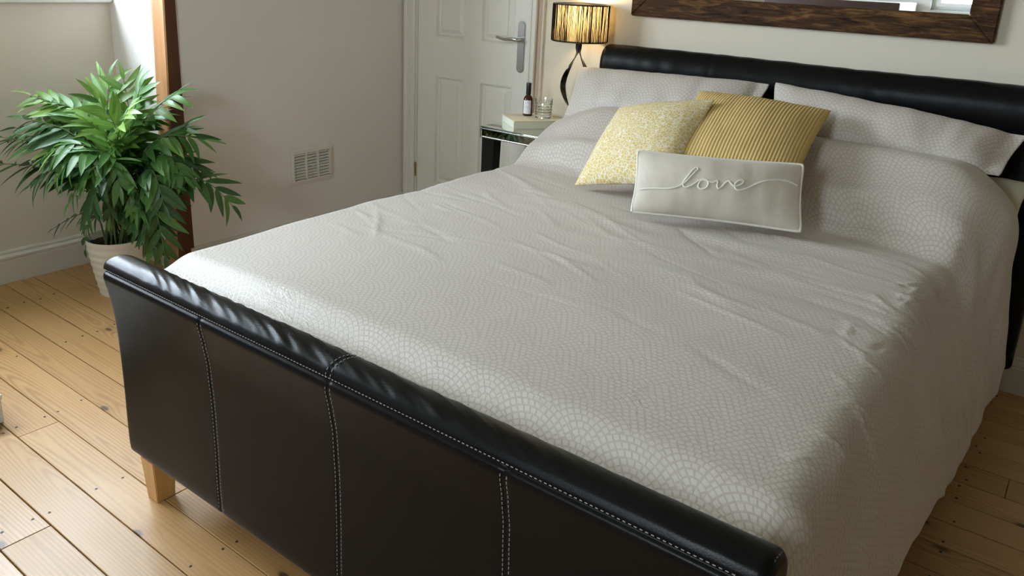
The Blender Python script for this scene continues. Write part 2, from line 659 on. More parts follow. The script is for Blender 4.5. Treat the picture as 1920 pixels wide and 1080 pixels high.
def catmull(pts, sub=6):
    P = [Vector(p) for p in pts]
    out = []
    for i in range(len(P) - 1):
        p0, p1, p2, p3 = P[max(i - 1, 0)], P[i], P[i + 1], P[min(i + 2, len(P) - 1)]
        for k in range(sub):
            t = k / sub
            out.append(0.5 * ((2 * p1) + (p2 - p0) * t + (2 * p0 - 5 * p1 + 4 * p2 - p3) * t * t + (3 * p1 - p0 - 3 * p2 + p3) * t ** 3))
    out.append(P[-1])
    return out


def sstep(a, b, x):
    t = max(0.0, min(1.0, (x - a) / (b - a)))
    return t * t * (3 - 2 * t)


def interp(tab, x):
    if x <= tab[0][0]:
        return tab[0][1]
    for (a, va), (b, vb) in zip(tab, tab[1:]):
        if x <= b:
            t = (x - a) / (b - a)
            t = t * t * (3 - 2 * t) * 0.5 + t * 0.5
            return va + (vb - va) * t
    return tab[-1][1]


def struct(o, label=None, cat=None):
    o['kind'] = 'structure'
    if label:
        o['label'] = label
    if cat:
        o['category'] = cat
    return o


def thing(name, label, cat, loc=(0, 0, 0), group=None):
    o = bpy.data.objects.new(name, None)
    o.empty_display_size = 0.1
    o.location = loc
    COL.objects.link(o)
    o['label'] = label
    o['category'] = cat
    if group:
        o['group'] = group
    return o


def tag(o, label, cat, group=None):
    o['label'] = label
    o['category'] = cat
    if group:
        o['group'] = group
    return o


def adopt(child, root):
    """parent keeping world coordinates (root has translation only)"""
    child.parent = root
    child.matrix_parent_inverse = Matrix.Translation(-root.location)
    return child


def rebase(root):
    """parts were modelled in world coordinates: shift them under the translated root"""
    for ch in root.children:
        ch.matrix_parent_inverse = Matrix.Translation(-root.location)


# ================================================================== ROOM SHELL
# floor: dark sub-floor with pine boards laid along X
sub = MB().box(-0.7, RIGHT_X + 0.1, FRONT_Y - 0.1, 0.1, -0.08, -0.022).build('floor', MAT['dark_gap'])
struct(sub, 'varnished pine floorboards with dark gaps', 'floor')
BW = 0.1133
rows = []
y = -1.751
while y < 0.0:
    y += BW
top_row = y
i = 0
y = top_row
prng = random.Random(3)
nails = MB()
plank_cache = {}
while y > FRONT_Y:
    y1, y0 = min(y, -0.001), max(y - BW, FRONT_Y)
    if y1 - y0 > 0.01:
        ymid = (y0 + y1) / 2
        xs = RECESS_X if REC_END < ymid < RETURN_Y else 0.0
        cuts = [xs]
        xx = xs + prng.uniform(0.9, 2.4)
        while xx < RIGHT_X - 0.5:
            cuts.append(xx)
            xx += prng.uniform(1.5, 2.6)
        cuts.append(RIGHT_X)
        for a, b in zip(cuts, cuts[1:]):
            g = 0.0011 + prng.random() * 0.0011
            L, Wd = b - a - 0.0015, (y1 - y0) - 2 * g
            pk = MB().box(-L / 2, L / 2, -Wd / 2, Wd / 2, -0.02, 0).build('plank', MAT['pine'], sub, 0.0012, seg=1)
            pk.location = ((a + b) / 2, ymid, prng.uniform(-0.0012, 0.0))
            xn = 0.22 + (int(a / 0.45) * 0.45)
            while xn < b - 0.02:
                if xn > a + 0.02:
                    for q in (-0.3, 0.32):
                        cx, cy = xn + prng.uniform(-0.012, 0.012), ymid + q * BW + prng.uniform(-0.008, 0.008)
                        if prng.random() < 0.75:
                            nails.lathe([(0.0038, -0.001), (0.0036, 0.0004)], 7, (cx, cy), False, True)
                xn += 0.45
    y -= BW
nl = nails.build('nail_heads', MAT['nail'], sub)
nl['kind'] = 'stuff'

T = 0.1


def walls(name, boxes, mat):
    mb = MB()
    for b in boxes:
        mb.box(*b)
    return struct(mb.build(name, mat))


walls('wall_left', [(-T, 0, RETURN_Y + 0.05, 0.0, 0, CEIL_Z)], MAT['wall_left'])
walls('wall_return', [(RECESS_X - T, 0, RETURN_Y, RETURN_Y + 0.05, 0, CEIL_Z)], MAT['wall_left'])
w = WIN1
walls('wall_recess', [(RECESS_X - T, RECESS_X, REC_END, RETURN_Y, 0, w['z0']), (RECESS_X - T, RECESS_X, REC_END, RETURN_Y, w['z1'], CEIL_Z),
                      (RECESS_X - T, RECESS_X, REC_END, w['y0'], w['z0'], w['z1']), (RECESS_X - T, RECESS_X, w['y1'], RETURN_Y, w['z0'], w['z1'])], MAT['wall_recess'])
walls('wall_recess_return', [(RECESS_X - T, 0, REC_END - 0.05, REC_END, 0, CEIL_Z)], MAT['wall_left'])
walls('wall_left_front', [(-T, 0, FRONT_Y, REC_END - 0.05, 0, CEIL_Z)], MAT['wall_left'])
w = WIN2
walls('wall_front', [(-T, RIGHT_X, FRONT_Y - T, FRONT_Y, 0, w['z0']), (-T, RIGHT_X, FRONT_Y - T, FRONT_Y, w['z1'], CEIL_Z),
                     (-T, w['x0'], FRONT_Y - T, FRONT_Y, w['z0'], w['z1']), (w['x1'], RIGHT_X, FRONT_Y - T, FRONT_Y, w['z0'], w['z1'])], MAT['wall_left'])
walls('wall_right', [(RIGHT_X, RIGHT_X + T, FRONT_Y - T, T, 0, CEIL_Z)], MAT['wall_right'])
DX0, DX1, DH = 0.086, 0.809, 1.985
walls('wall_back', [(-T, DX0, 0, T, 0, CEIL_Z), (DX1, RIGHT_X, 0, T, 0, CEIL_Z), (DX0, DX1, 0, T, DH, CEIL_Z)], MAT['wall_back'])
walls('ceiling', [(-0.7, RIGHT_X + T, FRONT_Y - T, T, CEIL_Z, CEIL_Z + 0.08)], MAT['ceiling'])


# baseboards: moulded profile (distance from wall, height)
BB = [(0, 0), (0.019, 0), (0.019, 0.094), (0.016, 0.098), (0.016, 0.101), (0.020, 0.104), (0.020, 0.112), (0.013, 0.119), (0.010, 0.124), (0.012, 0.128), (0.009, 0.135), (0, 0.137)]


def baseboard(name, axis, wall, sgn, a, b):
    prof = [(wall + sgn * d, z) for d, z in BB]
    o = MB().prism(prof, axis, a, b).build(name, MAT['skirting'])
    return struct(o)


def bb_x(name, wall, sgn, a, b):      # runs along X on wall y=wall
    return baseboard(name, 'x', wall, sgn, a, b)


def bb_y(name, wall, sgn, a, b):      # runs along Y on wall x=wall
    return baseboard(name, 'y', wall, sgn, a, b)


bb_y('baseboard_left', 0.0, 1, RETURN_Y - 0.012, -0.001)
bb_y('baseboard_recess', RECESS_X, 1, REC_END, RETURN_Y)
bb_x('baseboard_return', RETURN_Y, -1, RECESS_X + 0.021, -0.09)
bb_x('baseboard_back', 0.0, -1, 0.885, RIGHT_X)
bb_x('baseboard_front', FRONT_Y, 1, 0, RIGHT_X)
bb_y('baseboard_right', RIGHT_X, -1, FRONT_Y, -0.021)


# door in the back wall -------------------------------------------------------
door = thing('door_1', 'white panelled door with a chrome lever handle', 'door')
struct(door)
LX0, LX1 = 0.092, 0.803          # leaf
YF = 0.004                       # front face of leaf
P = dict(p1=0.211, p2=0.404, p3=0.506, p4=0.708)
st = [(LX0, P['p1']), (P['p2'], P['p3']), (P['p4'], LX1)]
rails = [(0.006, 0.231), (0.803, 0.995), (1.60, 1.70), (1.87, DH - 0.004)]
for a, b in st:
    MB().box(a, b, YF, YF + 0.038, 0.006, DH - 0.004).build('stile', MAT['paint_door'], door)
for (a, b) in ((P['p1'], P['p2']), (P['p3'], P['p4'])):
    for z0, z1 in rails:
        MB().box(a, b, YF + 0.0001, YF + 0.0379, z0, z1).build('rail', MAT['paint_door'], door)
    for (z0, z1) in ((0.231, 0.803), (0.995, 1.60), (1.70, 1.87)):
        # moulded panel: sloped bead, groove, raised field
        mb = MB()
        steps = [(0.0, 0.0), (0.002, -0.002), (0.007, -0.002), (0.013, 0.013), (0.017, 0.0165), (0.022, 0.0165), (0.040, 0.006), (0.042, 0.003)]
        vs, fs = [], []
        for d, dep in steps:
            vs += [(a + d, YF + dep, z0 + d), (b - d, YF + dep, z0 + d), (b - d, YF + dep, z1 - d), (a + d, YF + dep, z1 - d)]
        for q in range(len(steps) - 1):
            for e in range(4):
                fs.append((q * 4 + e, q * 4 + (e + 1) % 4, q * 4 + 4 + (e + 1) % 4, q * 4 + 4 + e))
        n = (len(steps) - 1) * 4
        fs.append((n, n + 1, n + 2, n + 3))
        mb.add(vs, fs)
        mb.box(a, b, YF + 0.020, YF + 0.030, z0, z1)
        mb.build('panel', MAT['paint_door'], door)
# hinge
hg = MB()
for k in range(5):
    hg.tube([(0.0875, -0.004, 0.245 + k * 0.0155), (0.0875, -0.004, 0.2595 + k * 0.0155)], 0.005, 10)
hg.build('hinge', MAT['brass'], door, smooth=True)
# handle: long backplate, rose, lever
hx, hz0, hz1 = 0.753, 0.873, 1.114
vs = []
prof = []
for k in range(13):
    a = pi * k / 12
    prof.append((hx + 0.0205 * cos(a), hz1 - 0.0205 + 0.0205 * sin(a)))
for k in range(13):
    a = pi + pi * k / 12
    prof.append((hx + 0.0205 * cos(a), hz0 + 0.0205 + 0.0205 * sin(a)))
hb = MB().prism(prof, 'y', YF - 0.007, YF).build('handle', MAT['chrome'], door, 0.002, smooth=True)
hb['label'] = 'chrome lever handle on a long rounded backplate'
zc = 1.028
MB().tube([(hx, YF - 0.006, zc), (hx, YF - 0.045, zc)], 0.0095, 14).build('spindle', MAT['chrome'], hb, smooth=True)
lv = catmull([(hx + 0.006, YF - 0.045, zc), (hx - 0.03, YF - 0.047, zc + 0.001), (hx - 0.07, YF - 0.044, zc - 0.003), (hx - 0.118, YF - 0.040, zc + 0.004)], 5)
MB().tube(lv, [0.0105 - 0.0045 * k / (len(lv) - 1) for k in range(len(lv))], 12).build('lever', MAT['chrome'], hb, smooth=True)
for zz in (hz1 - 0.014, hz0 + 0.014):
    MB().tube([(hx, YF - 0.0066, zz), (hx, YF - 0.0086, zz)], 0.004, 10).build('screw', MAT['silver_edge'], hb)

# architrave round the door
AR = [(0.0, 0.0), (0.0, -0.014), (0.006, -0.018), (0.020, -0.018), (0.024, -0.014), (0.030, -0.014), (0.034, -0.020), (0.052, -0.020), (0.058, -0.024), (0.070, -0.024), (0.074, -0.018), (0.074, 0.0)]
tr = MB()
tr.prism([(DX0 - 0.004 - d, yy) for d, yy in AR], 'z', 0, DH + 0.07)
tr.box(DX0 - 0.004, DX0 + 0.003, -0.002, T, 0, DH)
o = tr.build('trim_1', MAT['paint'])
struct(o)
tr = MB()
tr.prism([(DX1 - 0.003 + d * 0.58, yy) for d, yy in AR], 'z', 0, DH + 0.07)
tr.box(DX1 - 0.003, DX1 + 0.004, -0.002, T, 0, DH)
struct(tr.build('trim_2', MAT['paint']))
tr = MB()
tr.prism([(yy, DH + d) for d, yy in AR], 'x', 0.0, 0.86)
struct(tr.build('trim_3', MAT['paint']))
struct(MB().box(0.851, 0.877, -0.010, 0.0, 0, DH + 0.074).build('trim_4', MAT['brown_strip'], bevel=0.002))  # narrow strip in one flat brown along the architrave's outer edge
struct(MB().box(0.877, 0.884, -0.016, 0.0, 0, DH + 0.074).build('trim_5', MAT['paint'], bevel=0.002))


# windows -----------------------------------------------------------------------
def window(name, plane, a0, a1, z0, z1, axis, inward, nmull, fw=0.05, sw=0.045):
    """axis: direction the window runs along; plane: inner wall face coordinate; inward: +1/-1 into the room"""
    root = thing(name, 'white painted casement window with clear panes', 'window')
    struct(root)

    def bx(u0, u1, d0, d1, q0, q1):
        lo, hi = sorted((plane - inward * d0, plane - inward * d1))
        if axis == 'y':
            return (lo, hi, u0, u1, q0, q1)
        return (u0, u1, lo, hi, q0, q1)
    fr = MB()
    for (u0, u1, q0, q1) in ((a0, a0 + fw, z0, z1), (a1 - fw, a1, z0, z1), (a0 + fw, a1 - fw, z0, z0 + fw), (a0 + fw, a1 - fw, z1 - fw, z1)):
        fr.box(*bx(u0, u1, 0.045, 0.095, q0, q1))
    fr.build('window_frame', MAT['white'], root)
    wd = (a1 - a0 - 2 * fw) / nmull
    for k in range(nmull):
        s0 = a0 + fw + k * wd
        s1 = s0 + wd
        sh = MB()
        for (u0, u1, q0, q1) in ((s0, s0 + 0.04, z0 + fw, z1 - fw), (s1 - 0.04, s1, z0 + fw, z1 - fw), (s0 + 0.04, s1 - 0.04, z0 + fw, z0 + fw + sw),
                                 (s0 + 0.04, s1 - 0.04, z1 - fw - sw, z1 - fw), ):
            sh.box(*bx(u0, u1, 0.035, 0.075, q0, q1))
        zm = (z0 + z1) / 2
        sh.box(*bx(s0 + 0.04, s1 - 0.04, 0.045, 0.065, zm - 0.01, zm + 0.01))
        so = sh.build('sash', MAT['white'], root)
        for (q0, q1) in ((z0 + fw + sw, zm - 0.01), (zm + 0.01, z1 - fw - sw)):
            MB().box(*bx(s0 + 0.04, s1 - 0.04, 0.053, 0.057, q0, q1)).build('pane', MAT['pane'], so)
    MB().box(*bx(a0 - 0.05, a1 + 0.05, -0.035, 0.045, z0 - 0.032, z0)).build('window_sill', MAT['white'], root, 0.006)
    return root


window('window_1', RECESS_X, WIN1['y0'], WIN1['y1'], WIN1['z0'], WIN1['z1'], 'y', 1, 2)
window('window_2', FRONT_Y, WIN2['x0'], WIN2['x1'], WIN2['z0'], WIN2['z1'], 'x', 1, 1, 0.03, 0.032)
# board that runs along the recess wall at sill height
struct(MB().box(RECESS_X, RECESS_X + 0.022, REC_END, RETURN_Y, 1.127, 1.135).add([], []).build('trim_6', MAT['skirting'], bevel=0.003))

# timber post at the end of the left wall
pv, pf = [], []
NZ = 40
for k in range(NZ + 1):
    z = CEIL_Z * k / NZ
    sh = -0.034 * (1 - min(1, z / 1.2))
    w1 = 0.004 * noise.noise(Vector((0.3, 0, z * 2.3)))
    w2 = 0.004 * noise.noise(Vector((5.3, 0, z * 2.7)))
    x0, x1, y0, y1 = -0.086 + w2, 0.008 + w1, -1.343 + sh + w2 * 0.6, RETURN_Y + 0.004
    b = 0.005
    pv += [(x0, y0 + b, z), (x0 + b, y0, z), (x1 - b, y0, z), (x1, y0 + b, z), (x1, y1, z), (x0, y1, z)]
for k in range(NZ):
    for e in range(6):
        pf.append((k * 6 + e, k * 6 + (e + 1) % 6, k * 6 + 6 + (e + 1) % 6, k * 6 + 6 + e))
pf += [tuple(range(5, -1, -1)), tuple(NZ * 6 + e for e in range(6))]
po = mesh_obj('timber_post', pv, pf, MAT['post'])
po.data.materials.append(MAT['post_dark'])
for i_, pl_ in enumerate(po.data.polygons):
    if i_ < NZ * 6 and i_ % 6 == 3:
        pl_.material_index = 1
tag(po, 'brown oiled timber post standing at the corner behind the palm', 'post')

# air vent on the left wall -------------------------------------------------------
VY0, VY1, VZ0, VZ1 = -0.778, -0.512, 0.307, 0.487
vent = thing('air_vent', 'cream plastic louvred air vent on the grey wall', 'vent', (0, (VY0 + VY1) / 2, VZ0))


def ring_x(mb, y0, y1, z0, z1, wd, xa, xb):
    mb.box(xa, xb, y0, y1, z0, z0 + wd)
    mb.box(xa, xb, y0, y1, z1 - wd, z1)
    mb.box(xa, xb, y0, y0 + wd, z0 + wd, z1 - wd)
    mb.box(xa, xb, y1 - wd, y1, z0 + wd, z1 - wd)
    return mb


VP = MAT['paint']
ring_x(MB(), VY0, VY1, VZ0, VZ1, 0.018, 0.0, 0.007).build('frame', VP, vent, 0.0015)
ring_x(MB(), VY0 + 0.016, VY1 - 0.016, VZ0 + 0.016, VZ1 - 0.016, 0.010, 0.001, 0.016).build('inner_frame', VP, vent, 0.0015)
MB().box(0.0004, 0.0015, VY0 + 0.02, VY1 - 0.02, VZ0 + 0.02, VZ1 - 0.02).build('backing', MAT['dark_gap'], vent)
gy0, gy1, gz0, gz1 = VY0 + 0.026, VY1 - 0.026, VZ0 + 0.026, VZ1 - 0.026
cw = (gy1 - gy0) / 3
for k in (1, 2):
    MB().box(0.002, 0.0145, gy0 + k * cw - 0.004, gy0 + k * cw + 0.004, gz0, gz1).build('mullion', VP, vent)
slat_me = None
for c_ in range(3):
    for k in range(9):
        zc = gz0 + (k + 0.5) * (gz1 - gz0) / 9
        ya, yb = gy0 + c_ * cw, gy0 + (c_ + 1) * cw
        if slat_me is None:
            hw = cw / 2
            s_ = MB().add([(0.003, -hw, 0.0045), (0.013, -hw, -0.0035), (0.0145, -hw, -0.0015), (0.0045, -hw, 0.0065), (0.003, hw, 0.0045), (0.013, hw, -0.0035), (0.0145, hw, -0.0015), (0.0045, hw, 0.0065)],
                          [(0, 1, 2, 3), (7, 6, 5, 4), (0, 4, 5, 1), (1, 5, 6, 2), (2, 6, 7, 3), (3, 7, 4, 0)]).build('slat', VP, vent)
            slat_me = s_.data
        else:
            s_ = bpy.data.objects.new('slat', slat_me)
            COL.objects.link(s_)
            s_.parent = vent
        s_.location = (0, (ya + yb) / 2, zc)
ky = (gy0 + gy1) / 2
MB().box(0.012, 0.020, ky - 0.009, ky + 0.009, (gz0 + gz1) / 2 - 0.003, (gz0 + gz1) / 2 + 0.003).build('slide_knob', MAT['white'], vent, 0.001)
rebase(vent)

# ================================================================== BED
FX0, FX1 = 1.199, 2.803
bed = thing('sleigh_bed', 'black leather sleigh bed with pale stitched seams and oak legs', 'bed', (2.0, -1.2, 0))
L_ = MAT['leather']
SEAMS = [1.599, 1.998, 2.397]


def closed_profile(pts, n):
    """resample a closed smooth loop"""
    P_ = [Vector((p[0], p[1], 0)) for p in pts]
    out = []
    N = len(P_)
    for i_ in range(N):
        p0, p1, p2, p3 = P_[(i_ - 1) % N], P_[i_], P_[(i_ + 1) % N], P_[(i_ + 2) % N]
        for k in range(n):
            t = k / n
            out.append(0.5 * ((2 * p1) + (p2 - p0) * t + (2 * p0 - 5 * p1 + 4 * p2 - p3) * t * t + (3 * p1 - p0 - 3 * p2 + p3) * t ** 3))
    return [(p.x, p.y) for p in out]


def board(name, prof, x0, x1, seams, disp, rend=0.018, step=0.007, seam_roll=None):
    """sweep a closed (y,z) profile along X with rounded ends"""
    cy = sum(p[0] for p in prof) / len(prof)
    cz = sum(p[1] for p in prof) / len(prof)
    xs = []
    for k in range(7):
        a = pi / 2 * k / 6
        xs.append((x0 + rend * (1 - sin(a)), rend * (1 - cos(pi / 2 - a)) * 0 + rend * (1 - sin(pi / 2 - (pi / 2 - a)) ) * 0, a))
    st_ = []
    for k in range(7):
        a = pi / 2 * k / 6
        st_.append((x0 + rend * (1 - cos(a)), rend * (1 - sin(a))))
    n = int((x1 - x0 - 2 * rend) / step)
    for k in range(1, n):
        st_.append((x0 + rend + (x1 - x0 - 2 * rend) * k / n, 0.0))
    for k in range(6, -1, -1):
        a = pi / 2 * k / 6
        st_.append((x1 - rend * (1 - cos(a)), rend * (1 - sin(a))))
    # inward normals of the profile
    N = len(prof)
    area = sum(prof[i_][0] * prof[(i_ + 1) % N][1] - prof[(i_ + 1) % N][0] * prof[i_][1] for i_ in range(N))
    sg = 1 if area > 0 else -1
    nor = []
    for i_ in range(N):
        a, b = prof[i_ - 1], prof[(i_ + 1) % N]
        t = Vector((b[0] - a[0], b[1] - a[1]))
        t.normalize()
        nor.append((sg * t.y, -sg * t.x))      # outward
    vs, fs = [], []
    for x, ins in st_:
        for i_ in range(N):
            d = disp(x, prof[i_], i_ / N) - ins
            for sx in seams:
                rollk = seam_roll(sx, prof[i_]) if seam_roll else 1.0
                d -= 0.0024 * rollk * math.exp(-((x - sx) / 0.0042) ** 2)
            vs.append((x, prof[i_][0] + nor[i_][0] * d, prof[i_][1] + nor[i_][1] * d))
    S = len(st_)
    for k in range(S - 1):
        for i_ in range(N):
            q = (i_ + 1) % N
            fs.append((k * N + i_, k * N + q, (k + 1) * N + q, (k + 1) * N + i_))
    fs += [tuple(range(N)), tuple((S - 1) * N + i_ for i_ in range(N - 1, -1, -1))]
    o_ = mesh_obj(name, vs, fs, L_, bed, smooth=True)
    bm = bmesh.new()
    bm.from_mesh(o_.data)
    bmesh.ops.recalc_face_normals(bm, faces=bm.faces)
    for f_ in bm.faces:
        f_.smooth = len(f_.verts) < 5
    bm.to_mesh(o_.data)
    bm.free()
    return o_


# footboard profile (y, z): front face flares outwards to a padded roll
FB = [(-2.2345, 0.136), (-2.235, 0.20), (-2.2335, 0.30), (-2.234, 0.40), (-2.238, 0.50), (-2.2455, 0.555), (-2.2520, 0.588), (-2.2542, 0.600), (-2.2525, 0.610), (-2.2465, 0.6165), (-2.2515, 0.6225), (-2.2500, 0.630),
      (-2.242, 0.6405), (-2.222, 0.6465), (-2.198, 0.6445), (-2.176, 0.634), (-2.160, 0.614), (-2.156, 0.585), (-2.162, 0.52), (-2.165, 0.40), (-2.165, 0.25), (-2.166, 0.130), (-2.172, 0.119), (-2.190, 0.116), (-2.214, 0.116), (-2.228, 0.121)]
fbp = closed_profile(FB, 5)


def fb_disp(x, p, t):
    yy, zz = p
    d = 0.0015 * noise.noise(Vector((x * 3, zz * 4, 1.0)))
    top = sstep(0.615, 0.634, zz) * sstep(-2.25, -2.236, yy)
    if top > 0:
        amp = 0.0042 * (1.0 - 0.75 * sstep(1.9, 2.6, x)) * sstep(1.26, 1.42, x)
        d += top * amp * noise.noise(Vector((x * 52 + (yy + 2.2) * 130, (yy + 2.2) * 12, 4.0)))
    return d


fb = board('footboard', fbp, FX0, FX1, SEAMS, fb_disp, 0.017, 0.005, lambda sx, p: (0.5 if abs(sx - 1.998) < 0.01 else 0.0) if p[1] > 0.6175 and p[0] > -2.2525 else 1.0)
fb['label'] = 'black leather footboard with a padded rolled top'


def front_y(z):
    tab = sorted([(p[1], p[0]) for p in FB[:9]])
    return interp(tab, z)


def stitch_run(pts, name, parent, r=0.0009, dash=0.0062, gap=0.0042):
    """dashes laid along a polyline"""
    mb = MB()
    acc = 0.0
    pts = [Vector(p) for p in pts]
    # resample at fine steps
    fine = []
    for a, b in zip(pts, pts[1:]):
        n = max(1, int((b - a).length / 0.0021))
        for k in range(n):
            fine.append(a.lerp(b, k / n))
    per = max(2, int((dash + gap) / 0.0021))
    dl = max(2, int(dash / 0.0021))
    for i_ in range(0, len(fine) - dl, per):
        mb.tube([fine[i_], fine[i_ + dl]], r, 5)
    return mb.build(name, MAT['stitch'], parent)


for sx in SEAMS:
    for dx in (-0.0062, 0.0062):
        pts = [(sx + dx, front_y(z) - 0.0002, z) for z in [0.140 + 0.468 * k / 40 for k in range(41)]]
        stitch_run(pts, 'stitching', fb)
    if abs(sx - SEAMS[1]) < 0.01:
        for dx in (-0.0062, 0.0062):
            arc = [p for p in fbp if p[1] > 0.622 and p[0] > -2.2535]
            arc = sorted(arc, key=lambda p: p[0])
            stitch_run([(sx + dx, p[0], p[1] + 0.0006) for p in arc], 'stitching', fb)
stitch_run([(FX0 + 0.02 + (FX1 - FX0 - 0.04) * k / 60, -2.2527, 0.6235) for k in range(61)], 'stitching', fb, 0.0008)
# end-cap welts
for xe in (FX0 + 0.0065, FX1 - 0.0065):
    cap = []
    for i_, p in enumerate(fbp):
        a, b = fbp[i_ - 1], fbp[(i_ + 1) % len(fbp)]
        t = Vector((b[0] - a[0], b[1] - a[1])).normalized()
        ins = 0.0055
        sgn = 1 if True else -1
        cap.append((xe, p[0], p[1]))
    cyy = -2.2
    cap = [(c[0], c[1] + (cyy - c[1]) * 0.10, c[2] + (0.38 - c[2]) * 0.018) for c in cap]
    cap = [c for c in cap if c[2] > 0.3]
    stitch_run(cap, 'stitching', fb, 0.0009)

# headboard: leaning panel with a rolled top
HX0, HX1 = 1.264, 2.945
HB = [(-0.150, 0.150), (-0.150, 0.35), (-0.143, 0.60), (-0.136, 0.80), (-0.140, 0.90), (-0.152, 0.955), (-0.150, 1.005), (-0.130, 1.045), (-0.098, 1.060),
      (-0.062, 1.050), (-0.040, 1.020), (-0.036, 0.97), (-0.048, 0.92), (-0.060, 0.80), (-0.070, 0.60), (-0.080, 0.35), (-0.082, 0.150), (-0.095, 0.135), (-0.138, 0.135)]
hbp = closed_profile(HB, 4)


def hb_disp(x, p, t):
    yy, zz = p
    d = 0.003 * noise.noise(Vector((x * 2.0, zz * 5, 7.0)))
    if zz > 0.9:
        d += 0.0020 * noise.noise(Vector((x * 16, zz * 6 + x * 5, 2.0))) * sstep(0.9, 0.96, zz)
    return d


hbo = board('headboard', hbp, HX0, HX1, [1.76, 2.28], hb_disp, 0.03, 0.01)
hbo['label'] = 'black leather headboard with a rolled top'

# side rails
for (xa, xb) in ((1.242, 1.271), (2.728, 2.765)):
    MB().box(xa, xb, -2.17, -0.13, 0.16, 0.36).build('side_rail', L_, bed, 0.012, smooth=True, seg=3)
MB().box(1.262, 2.735, -2.16, -0.14, 0.27, 0.295).build('slat_base', MAT['leg_wood'], bed)


def leg(xa, xb, ya, yb, ztop):
    t = 0.006
    mb = MB().add([(xa + t, ya + t, 0), (xb - t, ya + t, 0), (xb - t, yb - t, 0), (xa + t, yb - t, 0), (xa, ya, ztop), (xb, ya, ztop), (xb, yb, ztop), (xa, yb, ztop)],
                  [(0, 3, 2, 1), (4, 5, 6, 7), (0, 1, 5, 4), (1, 2, 6, 5), (2, 3, 7, 6), (3, 0, 4, 7)])
    return mb.build('leg', MAT['leg_wood'], bed, 0.002)


leg(1.248, 1.306, -2.231, -2.170, 0.122)
leg(2.694, 2.752, -2.231, -2.170, 0.122)
leg(1.286, 1.344, -0.142, -0.086, 0.16)
leg(2.868, 2.926, -0.142, -0.086, 0.16)
rebase(bed)

# mattress
mt = MB().box(1.272, 2.725, -2.135, -0.165, 0.296, 0.585).build('mattress', MAT['mattress'], bevel=0.05, smooth=True, seg=4)
tag(mt, 'deep cream mattress lying under the duvet', 'mattress')

# ------------------------------------------------------------------ duvet
DY0, DY1 = -2.146, -0.360
NV, NS = 300, 300


def hump(x, y):
    y = y + 0.018 * noise.noise(Vector((x * 3.5, 0, 0))) + 0.05 * sstep(2.3, 2.8, x)
    h = 0.100 * sstep(-0.715, -0.585, y) + 0.118 * sstep(-0.64, -0.40, y)
    return h * (0.62 + 0.38 * sstep(1.22, 1.45, x)) * (1 - 0.65 * sstep(2.72, 2.92, x))


def ztop(x, y):
    z = 0.628
    z += 0.012 * sin(pi * max(0, min(1, (x - 1.25) / 1.5)))
    z -= 0.030 * sstep(-2.05, -2.15, y)
    return z + hump(x, y)


def duvet_section(y):
    xl = interp([(-2.15, 1.235), (-1.6, 1.225), (-0.6, 1.232), (-0.2, 1.236)], y)
    xr = interp([(-2.15, 2.775), (-1.7, 2.765), (-1.3, 2.755), (-0.9, 2.735), (-0.65, 2.775), (-0.45, 2.845), (-0.2, 2.86)], y)
    xh = interp([(-2.15, 2.862), (-1.7, 2.895), (-1.4, 2.895), (-1.05, 2.903), (-0.7, 2.918), (-0.45, 2.94), (-0.1, 2.965)], y)
    zh = interp([(-2.15, 0.36), (-1.7, 0.33), (-1.39, 0.285), (-1.1, 0.20), (-0.7, 0.195), (-0.45, 0.20), (-0.3, 0.25), (-0.1, 0.29)], y)
    fold = 0.020 * noise.noise(Vector((0.0, y * 4.2, 9.0))) + 0.009 * noise.noise(Vector((0.0, y * 11, 3.0)))
    zl = ztop(xl, y)
    zr = ztop(xr, y)
    c = [(xl - 0.012, 0.24), (xl - 0.012, 0.36), (xl - 0.010, 0.48), (xl - 0.006, zl - 0.05), (xl + 0.006, zl + 0.004)]
    n = 18
    for k in range(n + 1):
        x = xl + 0.05 + (xr - 0.045 - xl - 0.05) * k / n
        c.append((x, ztop(x, y)))
    dx, dz = xh - xr, zh - zr
    c += [(xr + 0.008, zr - 0.006), (xr + 0.035, zr - 0.055), (xr + dx * 0.50 + fold * 0.5, zr + dz * 0.36), (xr + dx * 0.72 + fold, zr + dz * 0.60), (xr + dx * 0.92 + fold, zr + dz * 0.85), (xh + fold * 0.7, zh)]
    return c


def bspline(c, t):
    """clamped uniform cubic b-spline, t in 0..1"""
    n = len(c)
    segs = n - 1
    q = t * segs
    i_ = min(int(q), segs - 1)
    u = q - i_
    def g(k):
        if k < 0:
            return (2 * c[0][0] - c[1][0], 2 * c[0][1] - c[1][1])
        if k >= n:
            return (2 * c[-1][0] - c[-2][0], 2 * c[-1][1] - c[-2][1])
        return c[k]
    p0, p1, p2, p3 = g(i_ - 1), g(i_), g(i_ + 1), g(i_ + 2)
    b0 = (1 - u) ** 3 / 6
    b1 = (3 * u ** 3 - 6 * u * u + 4) / 6
    b2 = (-3 * u ** 3 + 3 * u * u + 3 * u + 1) / 6
    b3 = u ** 3 / 6
    return (b0 * p0[0] + b1 * p1[0] + b2 * p2[0] + b3 * p3[0], b0 * p0[1] + b1 * p1[1] + b2 * p2[1] + b3 * p3[1])


# creases as (x0,y0,x1,y1,height,width)
CREASE = []
crng = random.Random(11)


def add_crease(x0, y0, x1, y1, h, wd):
    CREASE.append((x0, y0, x1, y1, h, wd))


